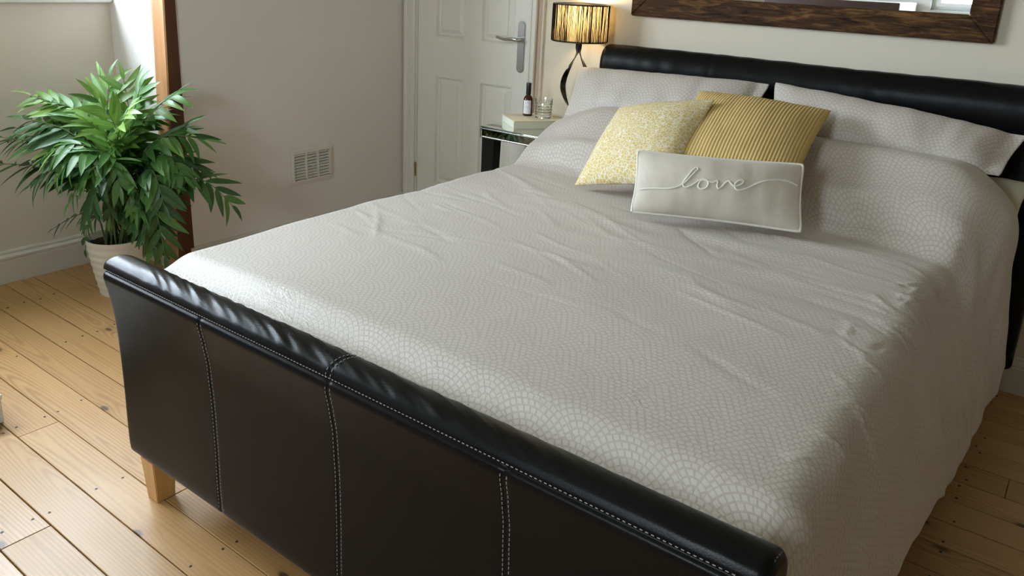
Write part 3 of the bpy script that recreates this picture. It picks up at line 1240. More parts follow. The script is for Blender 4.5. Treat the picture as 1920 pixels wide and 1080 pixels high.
for k in range(80):
    cx_, cy_ = crng.uniform(1.3, 2.7), crng.uniform(-1.75, -0.75)
    ln = crng.uniform(0.05, 0.16)
    an = radians(crng.gauss(-14, 14))
    add_crease(cx_ - ln * cos(an), cy_ - ln * sin(an), cx_ + ln * cos(an), cy_ + ln * sin(an), crng.uniform(0.0016, 0.0042) * crng.choice((1, 1, -1)), crng.uniform(0.006, 0.014))
for k in range(34):      # short creases along the right-hand fold
    cy_ = crng.uniform(-1.95, -0.8)
    cx_ = 2.74 + crng.gauss(0, 0.035)
    ln = crng.uniform(0.02, 0.06)
    an = radians(crng.choice((75, 20, -30, 60)) + crng.gauss(0, 12))
    add_crease(cx_ - ln * cos(an), cy_ - ln * sin(an), cx_ + ln * cos(an), cy_ + ln * sin(an), crng.uniform(0.0025, 0.0055) * crng.choice((1, -1)), crng.uniform(0.005, 0.010))
# broader soft folds below the cushions
for (a, b, c_, d_, h, wd) in [(1.75, -1.12, 2.60, -0.96, 0.010, 0.030), (1.95, -1.26, 2.66, -1.14, 0.008, 0.030), (1.55, -1.02, 2.1, -1.16, 0.007, 0.03), (2.2, -0.92, 2.7, -0.84, 0.010, 0.028), (1.9, -1.42, 2.5, -1.33, 0.006, 0.035),
                              (1.35, -0.86, 1.60, -0.98, 0.006, 0.02), (2.05, -1.05, 2.55, -1.10, -0.008, 0.03),
                              (1.30, -0.50, 1.75, -0.42, 0.012, 0.035), (1.28, -0.62, 1.6, -0.60, 0.009, 0.02), (2.15, -0.47, 2.72, -0.44, 0.012, 0.04), (2.3, -0.60, 2.75, -0.60, 0.010, 0.03), (2.2, -0.66, 2.8, -0.69, -0.008, 0.015), (1.3, -0.66, 1.6, -0.68, -0.008, 0.015)]:
    add_crease(a, b, c_, d_, h, wd)


def crease_disp(x, y):
    d = 0.0
    for (x0, y0, x1, y1, h, wd) in CREASE:
        if y < min(y0, y1) - 4 * wd or y > max(y0, y1) + 4 * wd or x < min(x0, x1) - 4 * wd or x > max(x0, x1) + 4 * wd:
            continue
        ex, ey = x1 - x0, y1 - y0
        l2 = ex * ex + ey * ey
        t = ((x - x0) * ex + (y - y0) * ey) / l2
        if t < -0.15 or t > 1.15:
            continue
        px, py = x0 + ex * t, y0 + ey * t
        bend = 0.25 * wd * sin(t * 7 + x0 * 30)
        dist = ((x - px) * -ey + (y - py) * ex) / sqrt(l2) + bend
        fade = sstep(-0.15, 0.3, t) * (1 - sstep(0.7, 1.15, t))
        d += h * fade * math.exp(-(dist / wd) ** 2)
    return d


dv, duv = [], []
for iv in range(NV + 1):
    y = DY0 + (DY1 - DY0) * iv / NV
    c = duvet_section(y)
    row = [bspline(c, k / NS) for k in range(NS + 1)]
    s_len = 0.0
    lens = [0.0]
    for a, b in zip(row, row[1:]):
        s_len += sqrt((b[0] - a[0]) ** 2 + (b[1] - a[1]) ** 2)
        lens.append(s_len)
    for k, (x, z) in enumerate(row):
        a, b = row[max(k - 1, 0)], row[min(k + 1, NS)]
        tx, tz = b[0] - a[0], b[1] - a[1]
        l = sqrt(tx * tx + tz * tz) + 1e-9
        nx, nz = -tz / l, tx / l
        top = max(0.0, nz)
        d = 0.7 * crease_disp(x, y)
        d += 0.009 * noise.noise(Vector((x * 2.2, y * 4.0, 0.3))) + 0.0030 * noise.noise(Vector((x * 4.5 + y * 2, y * 13, 2.3))) * sstep(-1.9, -1.2, y)
        d += (1 - top) * 0.012 * noise.noise(Vector((lens[k] * 9, y * 7, 5.1)))
        if x < 1.30:
            d = min(d, 0.004)
        dv.append((x + nx * d, y + 0.012 * (1 - top) * noise.noise(Vector((z * 5, y * 3, 8.0))), z + nz * d))
        duv.append((lens[k], y + 3.0))
df = []
W_ = NS + 1
for iv in range(NV):
    for k in range(NS):
        a = iv * W_ + k
        df.append((a, a + 1, a + W_ + 1, a + W_))
duvet = mesh_obj('duvet', dv, df, MAT['linen'], None, True, duv)
so = duvet.modifiers.new('thickness', 'SOLIDIFY')
so.thickness = 0.012
so.offset = -1
tag(duvet, 'greige satin duvet with woven fish-scale pattern covering the bed', 'duvet')


# ------------------------------------------------------------------ pillows and cushions
class Pillow:
    """soft pillow spanned by four corners (bl, br, tr, tl)"""
    def __init__(s, bl, br, tr, tl, thick, pinch=0.05, flange=0.0, pw=2.2, seed=0, wrinkle=0.004, q=0.55, back=0.8):
        s.c = [Vector(p) for p in (bl, br, tr, tl)]
        s.th, s.pinch, s.fl, s.pw, s.seed, s.wr, s.q, s.back = thick, pinch, flange, pw, seed, wrinkle, q, back
        ex = (s.c[1] + s.c[2] - s.c[0] - s.c[3]) * 0.5
        ey = (s.c[2] + s.c[3] - s.c[0] - s.c[1]) * 0.5
        s.w, s.h = ex.length, ey.length
        s.n = ex.cross(ey).normalized()

    def flat(s, a, b):
        a2 = a * (1 - s.pinch * (1 - b * b) * abs(a) ** 3)
        b2 = b * (1 - s.pinch * s.w / max(s.h, 0.01) * 0.8 * (1 - a * a) * abs(b) ** 3)
        # slightly rounded corners
        r = (abs(a) ** 8) * (abs(b) ** 8)
        a2 *= 1 - 0.02 * r
        b2 *= 1 - 0.02 * r
        u, v = (a2 + 1) / 2, (b2 + 1) / 2
        bl, br, tr, tl = s.c
        return bl * (1 - u) * (1 - v) + br * u * (1 - v) + tr * u * v + tl * (1 - u) * v

    def puff(s, a, b):
        fa = 1 - s.fl / (s.w / 2)
        fb_ = 1 - s.fl / (s.h / 2)
        a1 = min(1.0, abs(a) / fa) if a > 0 else abs(a)
        b1 = abs(b)
        return (max(0.0, 1 - a1 ** s.pw) * max(0.0, 1 - b1 ** s.pw)) ** s.q

    def point(s, a, b, side=1, lift=0.0):
        p = s.flat(a, b)
        f_ = s.puff(a, b)
        t = s.th * f_ * (1 if side > 0 else s.back)
        X, Y = a * s.w / 2, b * s.h / 2
        e = sqrt(max(0, f_))
        n_ = s.wr * noise.noise(Vector((X * 9 + s.seed, Y * 9, s.seed))) + 0.5 * s.wr * noise.noise(Vector((X * 26 + s.seed, Y * 8, s.seed + 3)))
        t += n_ * (0.3 + e) * (1 if side > 0 else 0.2)
        if s.fl > 0:
            ff = (1 - min(1, f_ * 6)) * sstep(0.6, 0.95, a)
            p = p + s.n * (0.007 * ff * sin(X * 17 + Y * 23 + s.seed))
        return p + s.n * (side * t + (0.0012 * side) + lift)

    def build(s, name, mat, parent=None, N=56, Mv=44):
        vs, uv, fs = [], [], []
        for side in (1, -1):
            for j in range(Mv + 1):
                for i_ in range(N + 1):
                    a = -1 + 2 * i_ / N
                    b = -1 + 2 * j / Mv
                    a = sin(a * pi / 2) * 0.6 + a * 0.4
                    b = sin(b * pi / 2) * 0.6 + b * 0.4
                    vs.append(s.point(a, b, side))
                    uv.append((a * s.w / 2, b * s.h / 2))
        K = (N + 1) * (Mv + 1)
        for j in range(Mv):
            for i_ in range(N):
                q = j * (N + 1) + i_
                fs.append((q, q + 1, q + N + 2, q + N + 1))
                fs.append((K + q, K + q + N + 1, K + q + N + 2, K + q + 1))
        loop = [i_ for i_ in range(N)] + [j * (N + 1) + N for j in range(Mv)] + [Mv * (N + 1) + i_ for i_ in range(N, 0, -1)] + [j * (N + 1) for j in range(Mv, 0, -1)]
        for a, b in zip(loop, loop[1:] + loop[:1]):
            fs.append((b, a, K + a, K + b))
        return mesh_obj(name, vs, fs, mat, parent, True, uv)

    def edge_loop(s, n=60):
        out = []
        for k in range(n):
            out.append((-1 + 2 * k / n, -1))
        for k in range(n // 2):
            out.append((1, -1 + 2 * k / (n // 2)))
        for k in range(n):
            out.append((1 - 2 * k / n, 1))
        for k in range(n // 2 + 1):
            out.append((-1, 1 - 2 * k / (n // 2)))
        return [s.flat(a, b) for a, b in out]


def toward(p, k):
    return CAM_POS + (Vector(p) - CAM_POS) * k


# the upper pillows that lean on the headboard
pl = Pillow((1.240, -0.355, 0.765), (2.01, -0.355, 0.79), (2.030, -0.215, 0.990), (1.226, -0.225, 0.966), 0.075, 0.03, 0.045, 2.6, 1.0, 0.007, 0.5).build('pillow', MAT['linen'])
tag(pl, 'fish-scale patterned pillow beside the lamp, leaning on the headboard', 'pillow', 'pillows against the headboard')
pr_ = Pillow((2.085, -0.355, 0.79), (2.805, -0.345, 0.808), (2.842, -0.215, 0.922), (2.040, -0.215, 0.996), 0.075, 0.03, 0.050, 2.6, 4.0, 0.007, 0.5)
pr_ = pr_.build('pillow', MAT['linen'])
tag(pr_, 'fish-scale patterned pillow on the right, behind the ribbed gold cushion', 'pillow', 'pillows against the headboard')
cp = Pillow((2.25, -0.33, 0.655), (2.87, -0.33, 0.685), (2.885, -0.175, 0.775), (2.25, -0.175, 0.735), 0.034, 0.03, 0.0, 2.4, 8.0, 0.010, 0.5).build('pillow', MAT['cream_cotton'])
tag(cp, 'plain cream pillow poking out under the right-hand pillow', 'pillow')

# yellow blotch-print cushion
k_ = 0.9167
yc = [toward(p, k_) for p in ((1.503, -0.659, 0.586), (1.911, -0.699, 0.674), (1.89, -0.366, 0.929), (1.481, -0.325, 0.841))]
yo = Pillow(*yc, 0.080, 0.07, 0, 2.0, 2.0, 0.003, 0.6, 0.55).build('cushion', MAT['yellow'])
tag(yo, 'pale yellow cushion with a small mustard blotch print', 'cushion', 'scatter cushions on the bed')
k_ = 1.065
gc = [toward(p, k_) for p in ((1.957, -0.973, 0.794), (2.375, -0.933, 0.78), (2.346, -0.56, 0.972), (1.928, -0.6, 0.986))]
go = Pillow(*gc, 0.070, 0.06, 0, 2.0, 6.0, 0.003, 0.6, 0.55).build('cushion', MAT['gold'])
tag(go, 'ribbed mustard gold square cushion', 'cushion', 'scatter cushions on the bed')

# oblong velvet cushion with piping and corded lettering
k_ = 0.985
lc = [toward(p, k_) for p in ((1.933, -1.021, 0.655), (2.390, -0.840, 0.655), (2.331, -0.711, 0.824), (1.873, -0.898, 0.817))]
lroot = thing('lettered_cushion', 'small oblong oatmeal velvet cushion with ivory piping reading love', 'cushion', (lc[0] + lc[1]) * 0.5, 'scatter cushions on the bed')
lp = Pillow(*lc, 0.052, 0.035, 0, 2.0, 3.0, 0.003, 0.6, 0.6)
lp.build('cover', MAT['velvet'], lroot, 70, 40)
el = lp.edge_loop()
MB().tube(el, 0.0042, 8, False).build('piping', MAT['piping'], lroot, smooth=True, angle=80)
LOVE = [(150, 588), (240, 592), (330, 600), (420, 612), (490, 615), (560, 603), (625, 572), (685, 515), (738, 455), (766, 425), (745, 409), (715, 435), (675, 487), (635, 540), (612, 575), (625, 606), (660, 612), (710, 592), (755, 560),
        (800, 541), (845, 545), (868, 580), (850, 620), (805, 635), (770, 618), (772, 582), (806, 548), (868, 562), (912, 574), (945, 556), (962, 566), (955, 600), (966, 630), (1000, 612), (1040, 570), (1072, 560), (1092, 582), (1118, 604),
        (1160, 606), (1200, 582), (1216, 558), (1190, 547), (1150, 566), (1124, 602), (1142, 637), (1190, 645), (1260, 618), (1340, 575), (1430, 540), (1530, 515), (1640, 508), (1770, 535)]
QC = [(70, 815), (1790, 1010), (1825, 305), (135, 165)]      # bl br tr tl in the same drawing units


def inv_bilinear(px, py):
    u, v = 0.5, 0.5
    for _ in range(20):
        x = QC[0][0] * (1 - u) * (1 - v) + QC[1][0] * u * (1 - v) + QC[2][0] * u * v + QC[3][0] * (1 - u) * v
        y_ = QC[0][1] * (1 - u) * (1 - v) + QC[1][1] * u * (1 - v) + QC[2][1] * u * v + QC[3][1] * (1 - u) * v
        xu = (QC[1][0] - QC[0][0]) * (1 - v) + (QC[2][0] - QC[3][0]) * v
        yu = (QC[1][1] - QC[0][1]) * (1 - v) + (QC[2][1] - QC[3][1]) * v
        xv = (QC[3][0] - QC[0][0]) * (1 - u) + (QC[2][0] - QC[1][0]) * u
        yv = (QC[3][1] - QC[0][1]) * (1 - u) + (QC[2][1] - QC[1][1]) * u
        det = xu * yv - xv * yu
        ex, ey = px - x, py - y_
        u += (ex * yv - ey * xv) / det
        v += (ey * xu - ex * yu) / det
    return u * 2 - 1, v * 2 - 1


ab = catmull([(*inv_bilinear(*p), 0) for p in LOVE], 5)
word = [lp.point(p.x, p.y - 0.05, 1, 0.0006) for p in ab]
MB().tube(word, 0.0028, 7).build('lettering', MAT['piping'], lroot, smooth=True, angle=80)
rebase(lroot)

# ================================================================== NIGHTSTAND
TZ = 0.695
TX0, TX1, TY0, TY1 = 0.896, 1.205, -0.455, -0.022
ns = thing('nightstand', 'mirrored bedside table with black legs standing by the door', 'table', ((TX0 + TX1) / 2, (TY0 + TY1) / 2, 0))
MB().box(TX0 - 0.006, TX1 + 0.006, TY0 - 0.006, TY1 + 0.006, TZ - 0.008, TZ).build('glass_top', MAT['glass_top'], ns, 0.003)
ap = TZ - 0.008
for (xa, xb, ya, yb, nm) in ((TX0, TX1, TY0, TY0 + 0.012, 'mirrored_panel'), (TX0, TX1, TY1 - 0.012, TY1, 'mirrored_panel'), (TX0, TX0 + 0.012, TY0 + 0.012, TY1 - 0.012, 'mirrored_panel'), (TX1 - 0.012, TX1, TY0 + 0.012, TY1 - 0.012, 'mirrored_panel')):
    MB().box(xa, xb, ya, yb, ap - 0.036, ap).build(nm, MAT['bevel_mirror'], ns)
e = 0.004
fr = MB()
for zz in (ap - 0.040, ap - 0.004):
    fr.box(TX0 - e, TX1 + e, TY0 - e, TY0, zz, zz + 0.004).box(TX0 - e, TX1 + e, TY1, TY1 + e, zz, zz + 0.004)
    fr.box(TX0 - e, TX0, TY0, TY1, zz, zz + 0.004).box(TX1, TX1 + e, TY0, TY1, zz, zz + 0.004)
for xa in (TX0 - e, TX1):
    for ya in (TY0 - e, TY1):
        fr.box(xa, xa + e, ya, ya + e, ap - 0.036, ap - 0.004)
fr.build('silver_trim', MAT['silver_edge'], ns)
for sx in (0, 1):
    for sy in (0, 1):
        xa = TX0 + 0.002 if sx == 0 else TX1 - 0.072
        ya = TY0 + 0.002 if sy == 0 else TY1 - 0.05
        xb, yb = xa + 0.070, ya + 0.048
        tp = 0.010
        MB().add([(xa + (0 if sx == 0 else tp * 2), ya, 0), (xb - (tp * 2 if sx == 0 else 0), ya, 0), (xb - (tp * 2 if sx == 0 else 0), yb, 0), (xa + (0 if sx == 0 else tp * 2), yb, 0),
                  (xa, ya, ap - 0.040), (xb, ya, ap - 0.040), (xb, yb, ap - 0.040), (xa, yb, ap - 0.040)],
                 [(0, 3, 2, 1), (4, 5, 6, 7), (0, 1, 5, 4), (1, 2, 6, 5), (2, 3, 7, 6), (3, 0, 4, 7)]).build('leg', MAT['black_gloss'], ns, 0.002)
rebase(ns)

# cream book lying on the nightstand
bk = thing('book', 'thick closed cream book lying on the mirrored bedside table', 'book', (1.03, -0.255, TZ))
bw, bd, bh = 0.185, 0.245, 0.034
MB().box(-bw / 2, bw / 2, -bd / 2, bd / 2, 0, 0.004).build('cover', MAT['book'], bk, 0.001)
MB().box(-bw / 2, bw / 2, -bd / 2, bd / 2, bh - 0.004, bh).build('cover', MAT['book'], bk, 0.001)
MB().box(bw / 2 - 0.006, bw / 2, -bd / 2, bd / 2, 0.004, bh - 0.004).build('spine', MAT['book'], bk)
MB().box(-bw / 2 + 0.004, bw / 2 - 0.006, -bd / 2 + 0.003, bd / 2 - 0.003, 0.004, bh - 0.004).build('pages', MAT['pages'], bk)
bk.rotation_euler.z = radians(-36)
BZ = TZ + bh

# amber spray bottle
bt = thing('spray_bottle', 'small amber glass bottle with black cap and white label', 'bottle', (0.985, -0.245, BZ))
MB().lathe([(0.0, 0.0), (0.0195, 0.0), (0.0215, 0.003), (0.0215, 0.068), (0.0195, 0.078), (0.0135, 0.087), (0.0095, 0.091), (0.0090, 0.097)], 32, cap0=False).build('bottle_body', MAT['amber'], bt, smooth=True, angle=50)
MB().lathe([(0.0107, 0.093), (0.0112, 0.094), (0.0112, 0.141), (0.0104, 0.1435)], 28).build('cap', MAT['cap'], bt, smooth=True, angle=50)


def label_mat():
    k = M('white_paper_label', (0.80, 0.81, 0.84), 0.6, 0.3)
    u, v, _ = k.xyz(k.tc('UV'))
    def band(c, h_, wd):
        return (v - c).abs().lt(h_) * (u - 0.5).abs().lt(wd)
    w_ = k.noise(k.comb(u * 60, v * 4, 0.0), 1.0, 1, 0.5).gt(0.42)
    ink = (band(0.82, 0.018, 0.28) + band(0.52, 0.035, 0.26) + band(0.44, 0.014, 0.22) + band(0.12, 0.010, 0.2)) * w_
    k.set('Base Color', k.mix(ink * 0.55, (0.80, 0.81, 0.84), (0.42, 0.45, 0.52)))
    return k.mat


lv_, lf_, lu_ = [], [], []
ca = math.atan2(CAM_POS.y + 0.245, CAM_POS.x - 0.985) - 0.22
for j in range(2):
    for k in range(13):
        a = ca - 0.85 + 1.7 * k / 12
        lv_.append((0.0217 * cos(a), 0.0217 * sin(a), 0.010 + 0.059 * j))
        lu_.append((k / 12, j))
for k in range(12):
    lf_.append((k, k + 1, 14 + k, 13 + k))
mesh_obj('label', lv_, lf_, label_mat(), bt, True, lu_)

# cut-glass tumbler
tb = thing('glass_tumbler', 'clear cut-glass tumbler beside the amber bottle', 'glass', (1.062, -0.235, BZ))
seg, rows_ = 36, 14
vs, fs = [], []
for j in range(rows_ + 1):
    z = 0.001 + 0.083 * j / rows_
    for i_ in range(seg):
        a = 2 * pi * i_ / seg
        r = 0.0355 + 0.0030 * j / rows_
        if 1 <= j <= 10:
            r += 0.0014 * (1 if (i_ + j) % 4 in (0, 1) else -1) * (1 if (i_ - j) % 4 in (0, 1) else -1)
        vs.append((r * cos(a), r * sin(a), z))
inner = [(0.0365, 0.084), (0.0345, 0.07), (0.0325, 0.03), (0.0315, 0.014)]
for r, z in inner:
    for i_ in range(seg):
        a = 2 * pi * i_ / seg
        vs.append((r * cos(a), r * sin(a), z))
nr = rows_ + 1 + len(inner)
for j in range(nr - 1):
    for i_ in range(seg):
        q = (i_ + 1) % seg
        fs.append((j * seg + i_, j * seg + q, (j + 1) * seg + q, (j + 1) * seg + i_))
fs += [tuple(range(seg - 1, -1, -1)), tuple((nr - 1) * seg + i_ for i_ in range(seg))]
mesh_obj('tumbler_body', vs, fs, MAT['crystal'], tb)

# ================================================================== TABLE LAMP
LXc, LYc = 1.150, -0.124
lamp = thing('table_lamp', 'lit table lamp with twisted black ribbon stem and black string drum shade', 'lamp', (LXc, LYc, TZ))
MB().lathe([(0.0, 0.0), (0.060, 0.0), (0.062, 0.004), (0.060, 0.012), (0.035, 0.017), (0.012, 0.020)], 40, cap0=False).build('base', MAT['lamp_metal'], lamp, smooth=True, angle=50)


def ribbon(ph):
    z0, z1 = 0.015, 0.362
    N = 70
    vs_, fs_ = [], []
    for k in range(N + 1):
        t = k / N
        z = z0 + (z1 - z0) * t
        # pinched at the bottom, near the top and just under the shade
        body = sin(pi * min(1, max(0, (t - 0.02) / 0.855))) if t < 0.875 else sin(pi * (t - 0.875) / 0.125) * 0.10
        r = 0.006 + 0.051 * max(0.0, body) ** 0.9
        a = ph + 2.5 * (t - 0.5)
        c_ = Vector((r * cos(a), r * sin(a), z))
        tw = a + 0.5 + 2.2 * t
        wv_ = Vector((-sin(tw), cos(tw), 0)) * 0.012
        nv = Vector((cos(tw), sin(tw), 0)) * 0.0022
        for q in (wv_ + nv, wv_ - nv, -wv_ - nv, -wv_ + nv):
            vs_.append(c_ + q)
    for k in range(N):
        for e_ in range(4):
            fs_.append((k * 4 + e_, k * 4 + (e_ + 1) % 4, k * 4 + 4 + (e_ + 1) % 4, k * 4 + 4 + e_))
    fs_ += [(3, 2, 1, 0), (N * 4, N * 4 + 1, N * 4 + 2, N * 4 + 3)]
    return MB().add(vs_, fs_).build('stem_ribbon', MAT['lamp_metal'], lamp, smooth=True, angle=50)


ang0 = math.atan2(-CAM_R.y, -CAM_R.x)
ribbon(ang0)
ribbon(ang0 + pi)
MB().lathe([(0.012, 0.352), (0.014, 0.358), (0.010, 0.385), (0.016, 0.390), (0.016, 0.425)], 20).build('bulb_holder', MAT['lamp_metal'], lamp, smooth=True)
S0, S1, SR = 0.366, 0.516, 0.117
k = M('black_string_over_ivory', (0.8, 0.7, 0.5), 0.9, 0.1)
u, v, _ = k.xyz(k.tc('UV'))
wob = k.noise(k.comb(u * 6, v * 1.3, 0.0), 1.0, 2, 0.5)
n1 = k.noise(k.comb(u * 62 + wob * 3.0, v * 0.35, 0.0), 1.0, 3, 0.6)
n2 = k.noise(k.comb(u * 420 + wob * 2.0, v * 0.3, 0.0), 1.0, 2, 0.5)
strg = (n1 * 0.72 + n2 * 0.28).smooth(0.50, 0.62) * 0.9
t = k.t
t.nodes.remove(k.b)
lite = t.nodes.new('ShaderNodeBsdfTranslucent')
lite.inputs[0].default_value = (0.90, 0.72, 0.42, 1)
dif = t.nodes.new('ShaderNodeBsdfDiffuse')
dif.inputs[0].default_value = (0.50, 0.42, 0.30, 1)
m1 = t.nodes.new('ShaderNodeMixShader')
m1.inputs[0].default_value = 0.35
t.links.new(lite.outputs[0], m1.inputs[1])
t.links.new(dif.outputs[0], m1.inputs[2])
blk = t.nodes.new('ShaderNodeBsdfDiffuse')
blk.inputs[0].default_value = (0.010, 0.009, 0.008, 1)
m2 = t.nodes.new('ShaderNodeMixShader')
t.links.new(strg.s, m2.inputs[0])
t.links.new(m1.outputs[0], m2.inputs[1])
t.links.new(blk.outputs[0], m2.inputs[2])
t.links.new(m2.outputs[0], t.nodes['Material Output'].inputs['Surface'])
MAT['shade'] = k.mat
vs, fs, uv = [], [], []
SEG = 72
for i_ in range(SEG + 1):
    a = 2 * pi * i_ / SEG
    for j in range(2):
        vs.append((SR * cos(a), SR * sin(a), S0 + (S1 - S0) * j))
        uv.append((i_ / SEG, j))
for i_ in range(SEG):
    fs.append((i_ * 2, i_ * 2 + 2, i_ * 2 + 3, i_ * 2 + 1))
sh = mesh_obj('lamp_shade', vs, fs, MAT['shade'], lamp, True, uv)
sh['label'] = 'drum shade of black strings over a glowing ivory lining'
srg = random.Random(5)
sm = MB()
a_ = 0.0
while a_ < 2 * pi:
    a_ += 0.017 + 0.030 * max(0.0, noise.noise(Vector((a_ * 3.3, 0, 0))) + 0.25) * srg.uniform(0.3, 1.6)
    r_ = SR + srg.uniform(0.001, 0.0042)
    da = srg.gauss(0, 0.02)
    sm.tube([(r_ * cos(a_), r_ * sin(a_), S0), (r_ * cos(a_ + da * 0.5), r_ * sin(a_ + da * 0.5), (S0 + S1) / 2), (r_ * cos(a_ + da), r_ * sin(a_ + da), S1)], srg.uniform(0.0006, 0.0013), 4)
so_ = sm.build('shade_strings', MAT['string'], sh)
so_['kind'] = 'stuff'
for z in (S0, S1):
    MB().tube([(SR * cos(2 * pi * i_ / 60), SR * sin(2 * pi * i_ / 60), z) for i_ in range(61)], 0.0035, 8, False).build('shade_ring', MAT['cap'], sh, smooth=True, angle=80)
sp = MB()
for a in (0, 2 * pi / 3, 4 * pi / 3):
    sp.tube([(0.014 * cos(a), 0.014 * sin(a), 0.388), (SR * cos(a), SR * sin(a), S0 + 0.004)], 0.0016, 6)
sp.build('shade_spider', MAT['lamp_metal'], sh)
kb = M('lit_bulb', (1, 0.9, 0.7), 0.4)
kb.b.inputs['Emission Color'].default_value = (1.0, 0.72, 0.36, 1)
kb.b.inputs['Emission Strength'].default_value = 25.0
MB().lathe([(0.012, 0.425), (0.017, 0.436), (0.0215, 0.452), (0.0215, 0.462), (0.015, 0.474), (0.004, 0.479)], 24).build('bulb', kb.mat, lamp, smooth=True, angle=60)
ld = bpy.data.lights.new('lamp_light', 'POINT')
ld.energy = 3.0
ld.color = (1.0, 0.74, 0.40)
ld.shadow_soft_size = 0.03
lo = bpy.data.objects.new('lamp_light', ld)
lo.location = (0, 0, 0.495)
lo.parent = lamp
COL.objects.link(lo)

# ================================================================== WALL MIRROR
MX0, MX1, MZ0, MZ1 = 1.336, 2.674, 1.177, 2.02
fw = 0.087
mr = thing('wall_mirror', 'large mirror in a dark weathered wood frame above the headboard', 'mirror', ((MX0 + MX1) / 2, 0, MZ0))


def frame_piece(o4, i4):
    """mitred frame length: o4 outer edge pts (x,z) a,b ; i4 inner pts a,b"""
    (ax, az), (bx_, bz) = o4
    (cx_, cz), (dx, dz) = i4
    yb, yf, yi = -0.002, -0.030, -0.024
    vs_ = [(ax, yb, az), (bx_, yb, bz), (dx, yb, dz), (cx_, yb, cz), (ax, yf, az), (bx_, yf, bz), (dx, yi, dz), (cx_, yi, cz)]
    return MB().add(vs_, [(0, 3, 2, 1), (4, 5, 6, 7), (0, 1, 5, 4), (1, 2, 6, 5), (2, 3, 7, 6), (3, 0, 4, 7)]).build('frame_side', MAT['frame_wood'], mr, 0.004)


A, B, C_, D = (MX0, MZ0), (MX1, MZ0), (MX1, MZ1), (MX0, MZ1)
a, b, c, d = (MX0 + fw, MZ0 + fw), (MX1 - fw, MZ0 + fw), (MX1 - fw, MZ1 - fw), (MX0 + fw, MZ1 - fw)
frame_piece((A, B), (a, b))
frame_piece((D, C_), (d, c))
for o4, i4 in (((A, D), (a, d)), ((B, C_), (b, c))):
    frame_piece(o4, i4)
MB().box(MX0 + fw - 0.01, MX1 - fw + 0.01, -0.014, -0.010, MZ0 + fw - 0.01, MZ1 - fw + 0.01).build('mirror_glass', MAT['mirror'], mr)
rebase(mr)

# ================================================================== POTTED PALM
PC = Vector((-0.07, -1.58, 0))
palm = thing('potted_palm', 'bushy green parlour palm in a ribbed cream pot', 'plant', PC)
prof = []
for k in range(31):
    t_ = k / 30
    z = 0.234 * t_
    r = 0.080 + 0.0365 * t_ ** 0.8 + 0.0016 * sin(t_ * 2 * pi * 7.5)
    prof.append((r, z))
prof += [(0.1175, 0.238), (0.114, 0.240), (0.110, 0.236), (0.106, 0.20)]
MB().lathe([(0.0, 0.0)] + prof, 64, (0, 0), False, False).build('pot', MAT['pot'], palm, smooth=True, angle=60)
sv = [(0, 0, 0.217)]
sf = []
for j in range(1, 7):
    for i_ in range(28):
        a_ = 2 * pi * i_ / 28
        r = 0.1085 * j / 6
        sv.append((r * cos(a_), r * sin(a_), 0.212 + 0.010 * noise.noise(Vector((r * 40 * cos(a_), r * 40 * sin(a_), 0)))))
for i_ in range(28):
    sf.append((0, 1 + i_, 1 + (i_ + 1) % 28))
    for j in range(5):
        q, p_ = 1 + j * 28, 1 + (j + 1) * 28
        sf.append((q + i_, p_ + i_, p_ + (i_ + 1) % 28, q + (i_ + 1) % 28))
mesh_obj('soil', sv, sf, MAT['soil'], palm, True)

# leaflet meshes: lanceolate blade, folded at the midrib, curling down; unit length along +X, normal +Z
LEAF = {}


def leaflet_mesh(var, colour):
    key = (var, colour)
    if key in LEAF:
        return LEAF[key]
    rg = random.Random(var * 31 + 5)
    droop = (0.10, 0.22, 0.34, 0.16)[var]
    side = (0.05, -0.06, 0.0, 0.10)[var]
    wd = (0.106, 0.095, 0.112, 0.10)[var]
    n = 7
    vs_, fs_, uv_ = [], [], []
    for k in range(n + 1):
        t_ = k / n
        wk = wd * (sin(pi * min(1, t_ ** 0.72)) ** 0.8) * (1 - 0.1 * t_) + 0.004 * (1 - t_)
        z = -droop * t_ * t_
        y_ = side * t_ * t_
        x_ = t_ * (1 - droop * 0.25 * t_)
        fold = 0.30 * wk
        vs_ += [(x_, y_ - wk, z + fold), (x_, y_, z), (x_, y_ + wk, z + fold)]
        uv_ += [(t_, 0.0), (t_, 0.5), (t_, 1.0)]
    for k in range(n):
        q = k * 3
        fs_ += [(q, q + 3, q + 4, q + 1), (q + 1, q + 4, q + 5, q + 2)]
    me = bpy.data.meshes.new('leaflet')
    me.from_pydata(vs_, [], fs_)
    me.materials.append(MAT['leaf%d' % colour])
    me.polygons.foreach_set('use_smooth', [True] * len(me.polygons))
    lay = me.uv_layers.new(name='UVMap')
    for l_ in me.loops:
        lay.data[l_.index].uv = uv_[l_.vertex_index]
    LEAF[key] = (me, vs_, fs_, uv_)
    return LEAF[key]


# facing frame of the plant: sideways axis and the way towards the room
SIDE = Vector((0.8, 0.6, 0.0))
OUT = Vector((0.6, -0.8, 0.0))


def pp(px, py, d):
    """point at sideways/upward offset matching a reading on the photograph, d metres in front of the stem axis"""
    dr = CAM_F + CAM_R * ((px - 960) / FPX) - CAM_U * ((py - PPY) / FPX)
    base = PC + OUT * d
    tt = (base - CAM_POS).dot(OUT) / dr.dot(OUT)
    q = CAM_POS + dr * tt
    q.x = max(q.x, RECESS_X + 0.03)
    return q


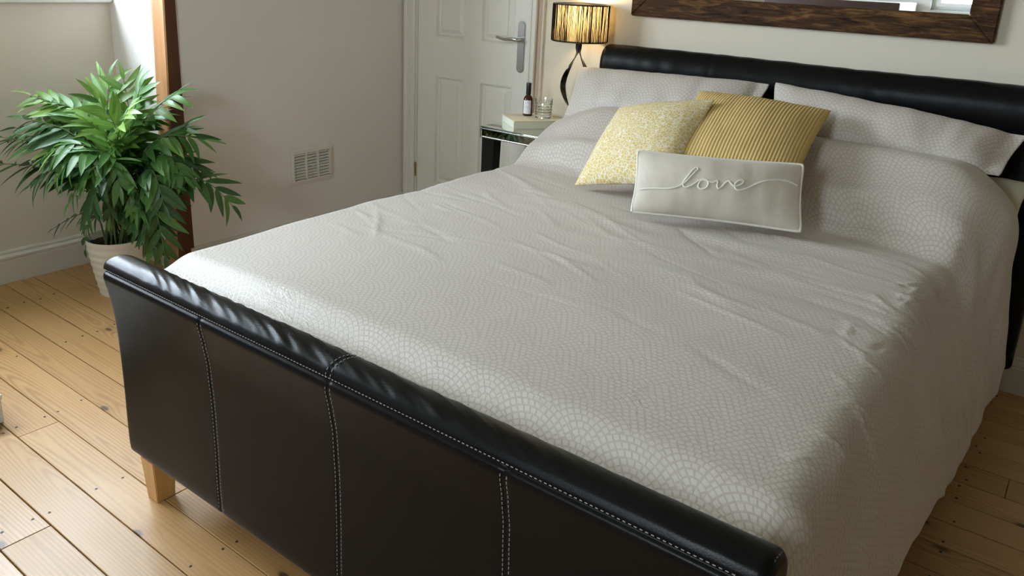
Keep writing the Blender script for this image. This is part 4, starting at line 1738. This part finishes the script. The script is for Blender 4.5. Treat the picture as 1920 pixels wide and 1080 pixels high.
# frond: (leafy start px,py,d) (mid) (tip) leaflet length, colour, pairs, individual
FR = [
    # light crown, centre top
    ((205, 300, .02), (200, 225, .03), (205, 148, .02), .120, 2, 9, 1),
    ((225, 300, .06), (215, 235, .10), (175, 178, .12), .115, 2, 9, 1),
    ((240, 290, .0), (243, 220, .02), (232, 150, .03), .110, 2, 8, 1),
    ((215, 310, .10), (200, 260, .15), (165, 230, .18), .110, 2, 8, 1),
    # left upper light frond
    ((160, 250, -.02), (110, 200, .0), (58, 178, .0), .100, 2, 9, 1),
    # left dark bunch
    ((165, 280, .05), (115, 240, .07), (45, 222, .06), .115, 0, 9, 1),
    ((150, 290, .0), (90, 255, .0), (20, 262, -.02), .110, 0, 9, 1),
    ((170, 310, .06), (100, 272, .08), (5, 258, .05), .105, 1, 10, 1),
    ((160, 330, .04), (80, 312, .05), (-15, 306, .02), .110, 0, 9, 1),
    ((190, 290, .12), (130, 270, .18), (78, 298, .20), .105, 1, 8, 1),
    ((200, 300, .14), (150, 285, .22), (100, 340, .25), .110, 1, 9, 1),
    # centre front
    ((230, 320, .12), (195, 285, .20), (165, 330, .25), .105, 1, 8, 1),
    ((235, 330, .12), (200, 310, .22), (172, 385, .27), .105, 0, 9, 1),
    # right: upper frond across the post
    ((265, 240, .0), (290, 205, .02), (332, 172, .03), .115, 1, 7, 1),
    ((270, 290, .05), (310, 255, .08), (385, 262, .08), .115, 1, 10, 1),
    ((270, 320, .10), (310, 290, .15), (345, 330, .18), .105, 1, 9, 1),
    # right front hanging dark
    ((250, 345, .12), (285, 320, .20), (308, 385, .25), .110, 0, 9, 1),
    ((255, 370, .10), (285, 370, .18), (310, 480, .22), .120, 0, 10, 1),
    # far right low frond
    ((330, 345, .06), (385, 340, .10), (435, 385, .10), .105, 0, 7, 1),
    # small low left fronds
    ((180, 400, .0), (140, 405, .0), (98, 430, .0), .060, 0, 6, 1),
    ((190, 400, .05), (165, 425, .07), (160, 468, .08), .062, 0, 4, 1),
    # back / fillers
    ((200, 300, -.05), (190, 240, -.08), (150, 200, -.10), .11, 0, 8, 0),
    ((230, 300, -.05), (255, 235, -.06), (290, 215, -.06), .11, 1, 8, 0),
    ((215, 330, .08), (205, 300, .10), (225, 262, .13), .10, 1, 8, 0),
    ((240, 350, .04), (270, 310, .05), (300, 275, .04), .11, 0, 8, 0),
    ((205, 350, .05), (175, 320, .06), (140, 330, .08), .10, 0, 8, 0),
    ((220, 360, .08), (210, 345, .12), (205, 410, .16), .09, 0, 7, 0),
    ((245, 360, .0), (275, 345, .0), (330, 350, .0), .10, 0, 7, 0),
    ((225, 330, .0), (220, 280, .0), (240, 230, .0), .11, 0, 8, 0),
    ((180, 300, .03), (120, 285, .05), (60, 300, .04), .11, 0, 9, 0),
    ((175, 270, -.03), (110, 235, -.05), (30, 240, -.06), .11, 0, 9, 0),
    ((185, 260, .0), (150, 210, .0), (95, 190, .0), .11, 1, 9, 0),
    ((170, 330, .08), (120, 310, .12), (60, 345, .14), .11, 0, 9, 0),
    ((200, 330, .14), (165, 320, .20), (130, 380, .22), .10, 1, 8, 0),
    ((240, 270, .05), (250, 215, .08), (262, 165, .08), .11, 1, 8, 0),
    ((260, 300, .02), (300, 265, .02), (350, 235, .02), .11, 1, 9, 0),
    ((260, 330, .06), (320, 300, .08), (372, 318, .08), .11, 0, 9, 0),
    ((250, 350, .14), (265, 340, .20), (258, 400, .24), .10, 1, 8, 0),
    ((245, 390, .12), (275, 400, .17), (290, 465, .2), .11, 0, 9, 0),
    ((215, 290, .1), (225, 240, .15), (240, 205, .17), .11, 2, 8, 0),
    ((200, 380, .08), (180, 365, .12), (160, 420, .15), .085, 0, 7, 0),
    ((220, 320, .15), (215, 300, .22), (225, 350, .26), .10, 1, 8, 0),
    ((240, 380, .10), (265, 380, .15), (262, 440, .18), .10, 0, 8, 0),
]
lrng = random.Random(21)
rest = {0: MB(), 1: MB(), 2: MB()}
rest_uv = {0: [], 1: [], 2: []}
count = 0
for fi, (s0, s1, s2, ll, colr, pairs, indiv) in enumerate(FR):
    A_, B_, C3 = pp(*s0), pp(*s1), pp(*s2)
    a_ = lrng.uniform(0, 2 * pi)
    foot = PC + Vector((0.045 * cos(a_), 0.045 * sin(a_), 0.205))
    lower = foot.lerp(A_, 0.5) + Vector((0, 0, 0.03))
    path = catmull([foot, lower, A_, B_, C3], 8)
    nrm = len(path)
    rad = [0.0042 - 0.0032 * k / (nrm - 1) for k in range(nrm)]
    loc = [p - PC for p in path]
    st_o = MB().tube(loc, rad, 6).build('frond', MAT['stem'], palm, smooth=True, angle=80)
    leafy = path[16 - 3:]
    ncurve = len(leafy) - 1

    def at_(t_):
        q = min(t_ * ncurve, ncurve - 1e-4)
        i0 = int(q)
        return leafy[i0].lerp(leafy[i0 + 1], q - i0), (leafy[i0 + 1] - leafy[i0]).normalized()
    items = []
    for k in range(pairs):
        t_ = 0.06 + 0.90 * k / pairs
        for sg in (-1, 1):
            items.append((t_ + (0.02 if sg > 0 else 0), sg))
    items.append((0.995, 0))
    for t_, sg in items:
        p, tg = at_(t_)
        up = Vector((0, 0, 1)) + OUT * 0.35
        sd = tg.cross(up)
        if sd.length < 1e-3:
            sd = tg.cross(OUT)
        sd.normalize()
        upn = sd.cross(tg).normalized()
        spread = radians(58 - 30 * t_ + lrng.uniform(-7, 7))
        if sg == 0:
            dirv = tg
        else:
            dirv = (tg * cos(spread) + sd * sg * sin(spread) - Vector((0, 0, 1)) * lrng.uniform(0.10, 0.32)).normalized()
        nn = (upn + sd * sg * -0.25 + Vector((lrng.uniform(-.2, .2), lrng.uniform(-.2, .2), 0))).normalized()
        yv = nn.cross(dirv).normalized()
        nn = dirv.cross(yv).normalized()
        size = ll * 1.12 * (0.62 + 0.62 * sin(pi * min(1, 0.15 + t_ * 0.75))) * lrng.uniform(0.88, 1.1) * (0.95 if sg else 0.8)
        # keep tips out of the walls
        for _ in range(6):
            tip = p + dirv * size
            if tip.x < RECESS_X + 0.012 or (tip.y > RETURN_Y - 0.012 and tip.x < 0.0) or (tip.y > -1.35 and tip.x < 0.012):
                size *= 0.85
        if size < 0.03:
            continue
        cc = colr
        if lrng.random() < 0.16:
            cc = max(0, min(2, colr + lrng.choice((-1, 1))))
        var = lrng.randrange(4)
        me, vs_, fs_, uv_ = leaflet_mesh(var, cc)
        wsc = size * lrng.uniform(0.95, 1.25)
        mt_ = Matrix(((dirv.x * size, yv.x * wsc, nn.x * size, p.x - PC.x), (dirv.y * size, yv.y * wsc, nn.y * size, p.y - PC.y), (dirv.z * size, yv.z * wsc, nn.z * size, p.z - PC.z), (0, 0, 0, 1)))
        if indiv and count < 300:
            lo_ = bpy.data.objects.new('leaflet', me)
            COL.objects.link(lo_)
            lo_.parent = st_o
            lo_.matrix_local = mt_
            count += 1
        else:
            rest[cc].add([mt_ @ Vector(v_) for v_ in vs_], fs_)
            rest_uv[cc] += uv_
# the remaining leaflets: one part
allv, allf, alluv, matidx = [], [], [], []
for cc in (0, 1, 2):
    b = len(allv)
    allv += rest[cc].v
    allf += [tuple(i_ + b for i_ in f_) for f_ in rest[cc].f]
    alluv += rest_uv[cc]
    matidx += [cc] * len(rest[cc].f)
ro = mesh_obj('inner_leaflets', allv, allf, MAT['leaf0'], palm, True, alluv)
ro.data.materials.append(MAT['leaf1'])
ro.data.materials.append(MAT['leaf2'])
ro.data.polygons.foreach_set('material_index', matidx)
ro['kind'] = 'stuff'
# bare and dry stems, a spear leaf
for (s0, s1, s2, mt_) in (((215, 420, .03), (205, 300, .02), (186, 122, .0), 'stem'), ((230, 420, .0), (245, 290, .02), (262, 190, .0), 'stem'), ((225, 430, .05), (215, 390, .10), (232, 350, .14), 'dry_stem'), ((235, 430, .05), (245, 390, .06), (205, 345, .16), 'dry_stem'),
                          ((210, 430, .04), (215, 400, .06), (221, 392, .08), 'dry_stem')):
    pth = catmull([pp(*s0) - PC, pp(*s1) - PC, pp(*s2) - PC], 10)
    MB().tube(pth, [0.0034 - 0.0026 * k / (len(pth) - 1) for k in range(len(pth))], 6).build('bare_stem', MAT[mt_], palm, smooth=True, angle=80)

# ================================================================== OTHER FURNITURE
# low white box whose corner shows at the left edge of the view
wb = thing('low_white_box', 'low white painted box with a lid, cut off by the left edge', 'box', (0.44, -2.42, 0))
MB().box(-0.18, 0.182, -0.16, 0.112, 0, 0.075).build('box_body', MAT['white'], wb, 0.003)
MB().box(-0.184, 0.186, -0.164, 0.116, 0.075, 0.092).build('lid', MAT['white'], wb, 0.003)

# chest of drawers under the front wall, seen in the mirror
cx0, cx1, cy0, cy1, cz = 0.55, 1.60, -4.375, -3.74, 1.237
ch = thing('chest_of_drawers', 'tall white chest with dark brown drawer fronts reflected in the mirror', 'chest', ((cx0 + cx1) / 2, (cy0 + cy1) / 2, 0))
dk = M('dark_brown_drawer', (0.035, 0.014, 0.011), 0.35).mat
MB().box(cx0, cx1, cy0, cy1 - 0.02, 0.0, cz - 0.03).build('carcass', MAT['white'], ch, 0.003)
MB().box(cx0, cx1, cy0, cy1 - 0.021, cz - 0.03, cz).build('top', MAT['white'], ch, 0.004)
for k in range(5):
    z0 = 0.03 + k * (cz - 0.026) / 5
    dr = MB().box(cx0, cx1, cy1 - 0.02, cy1, z0, z0 + (cz - 0.03) / 5 - 0.006).build('drawer', dk, ch, 0.003)
    for xx in (cx0 + 0.27, cx1 - 0.27):
        MB().lathe([(0.0, 0), (0.009, 0), (0.009, 0.012), (0.015, 0.018), (0.012, 0.026), (0.0, 0.028)], 16, cap0=False, cap1=False).build('knob', MAT['chrome'], dr, smooth=True)
        kn = dr.children[-1] if dr.children else None
        for q in dr.children:
            if q.location.length == 0:
                q.location = (xx, cy1, z0 + 0.11)
                q.rotation_euler = (-pi / 2, 0, 0)
rebase(ch)
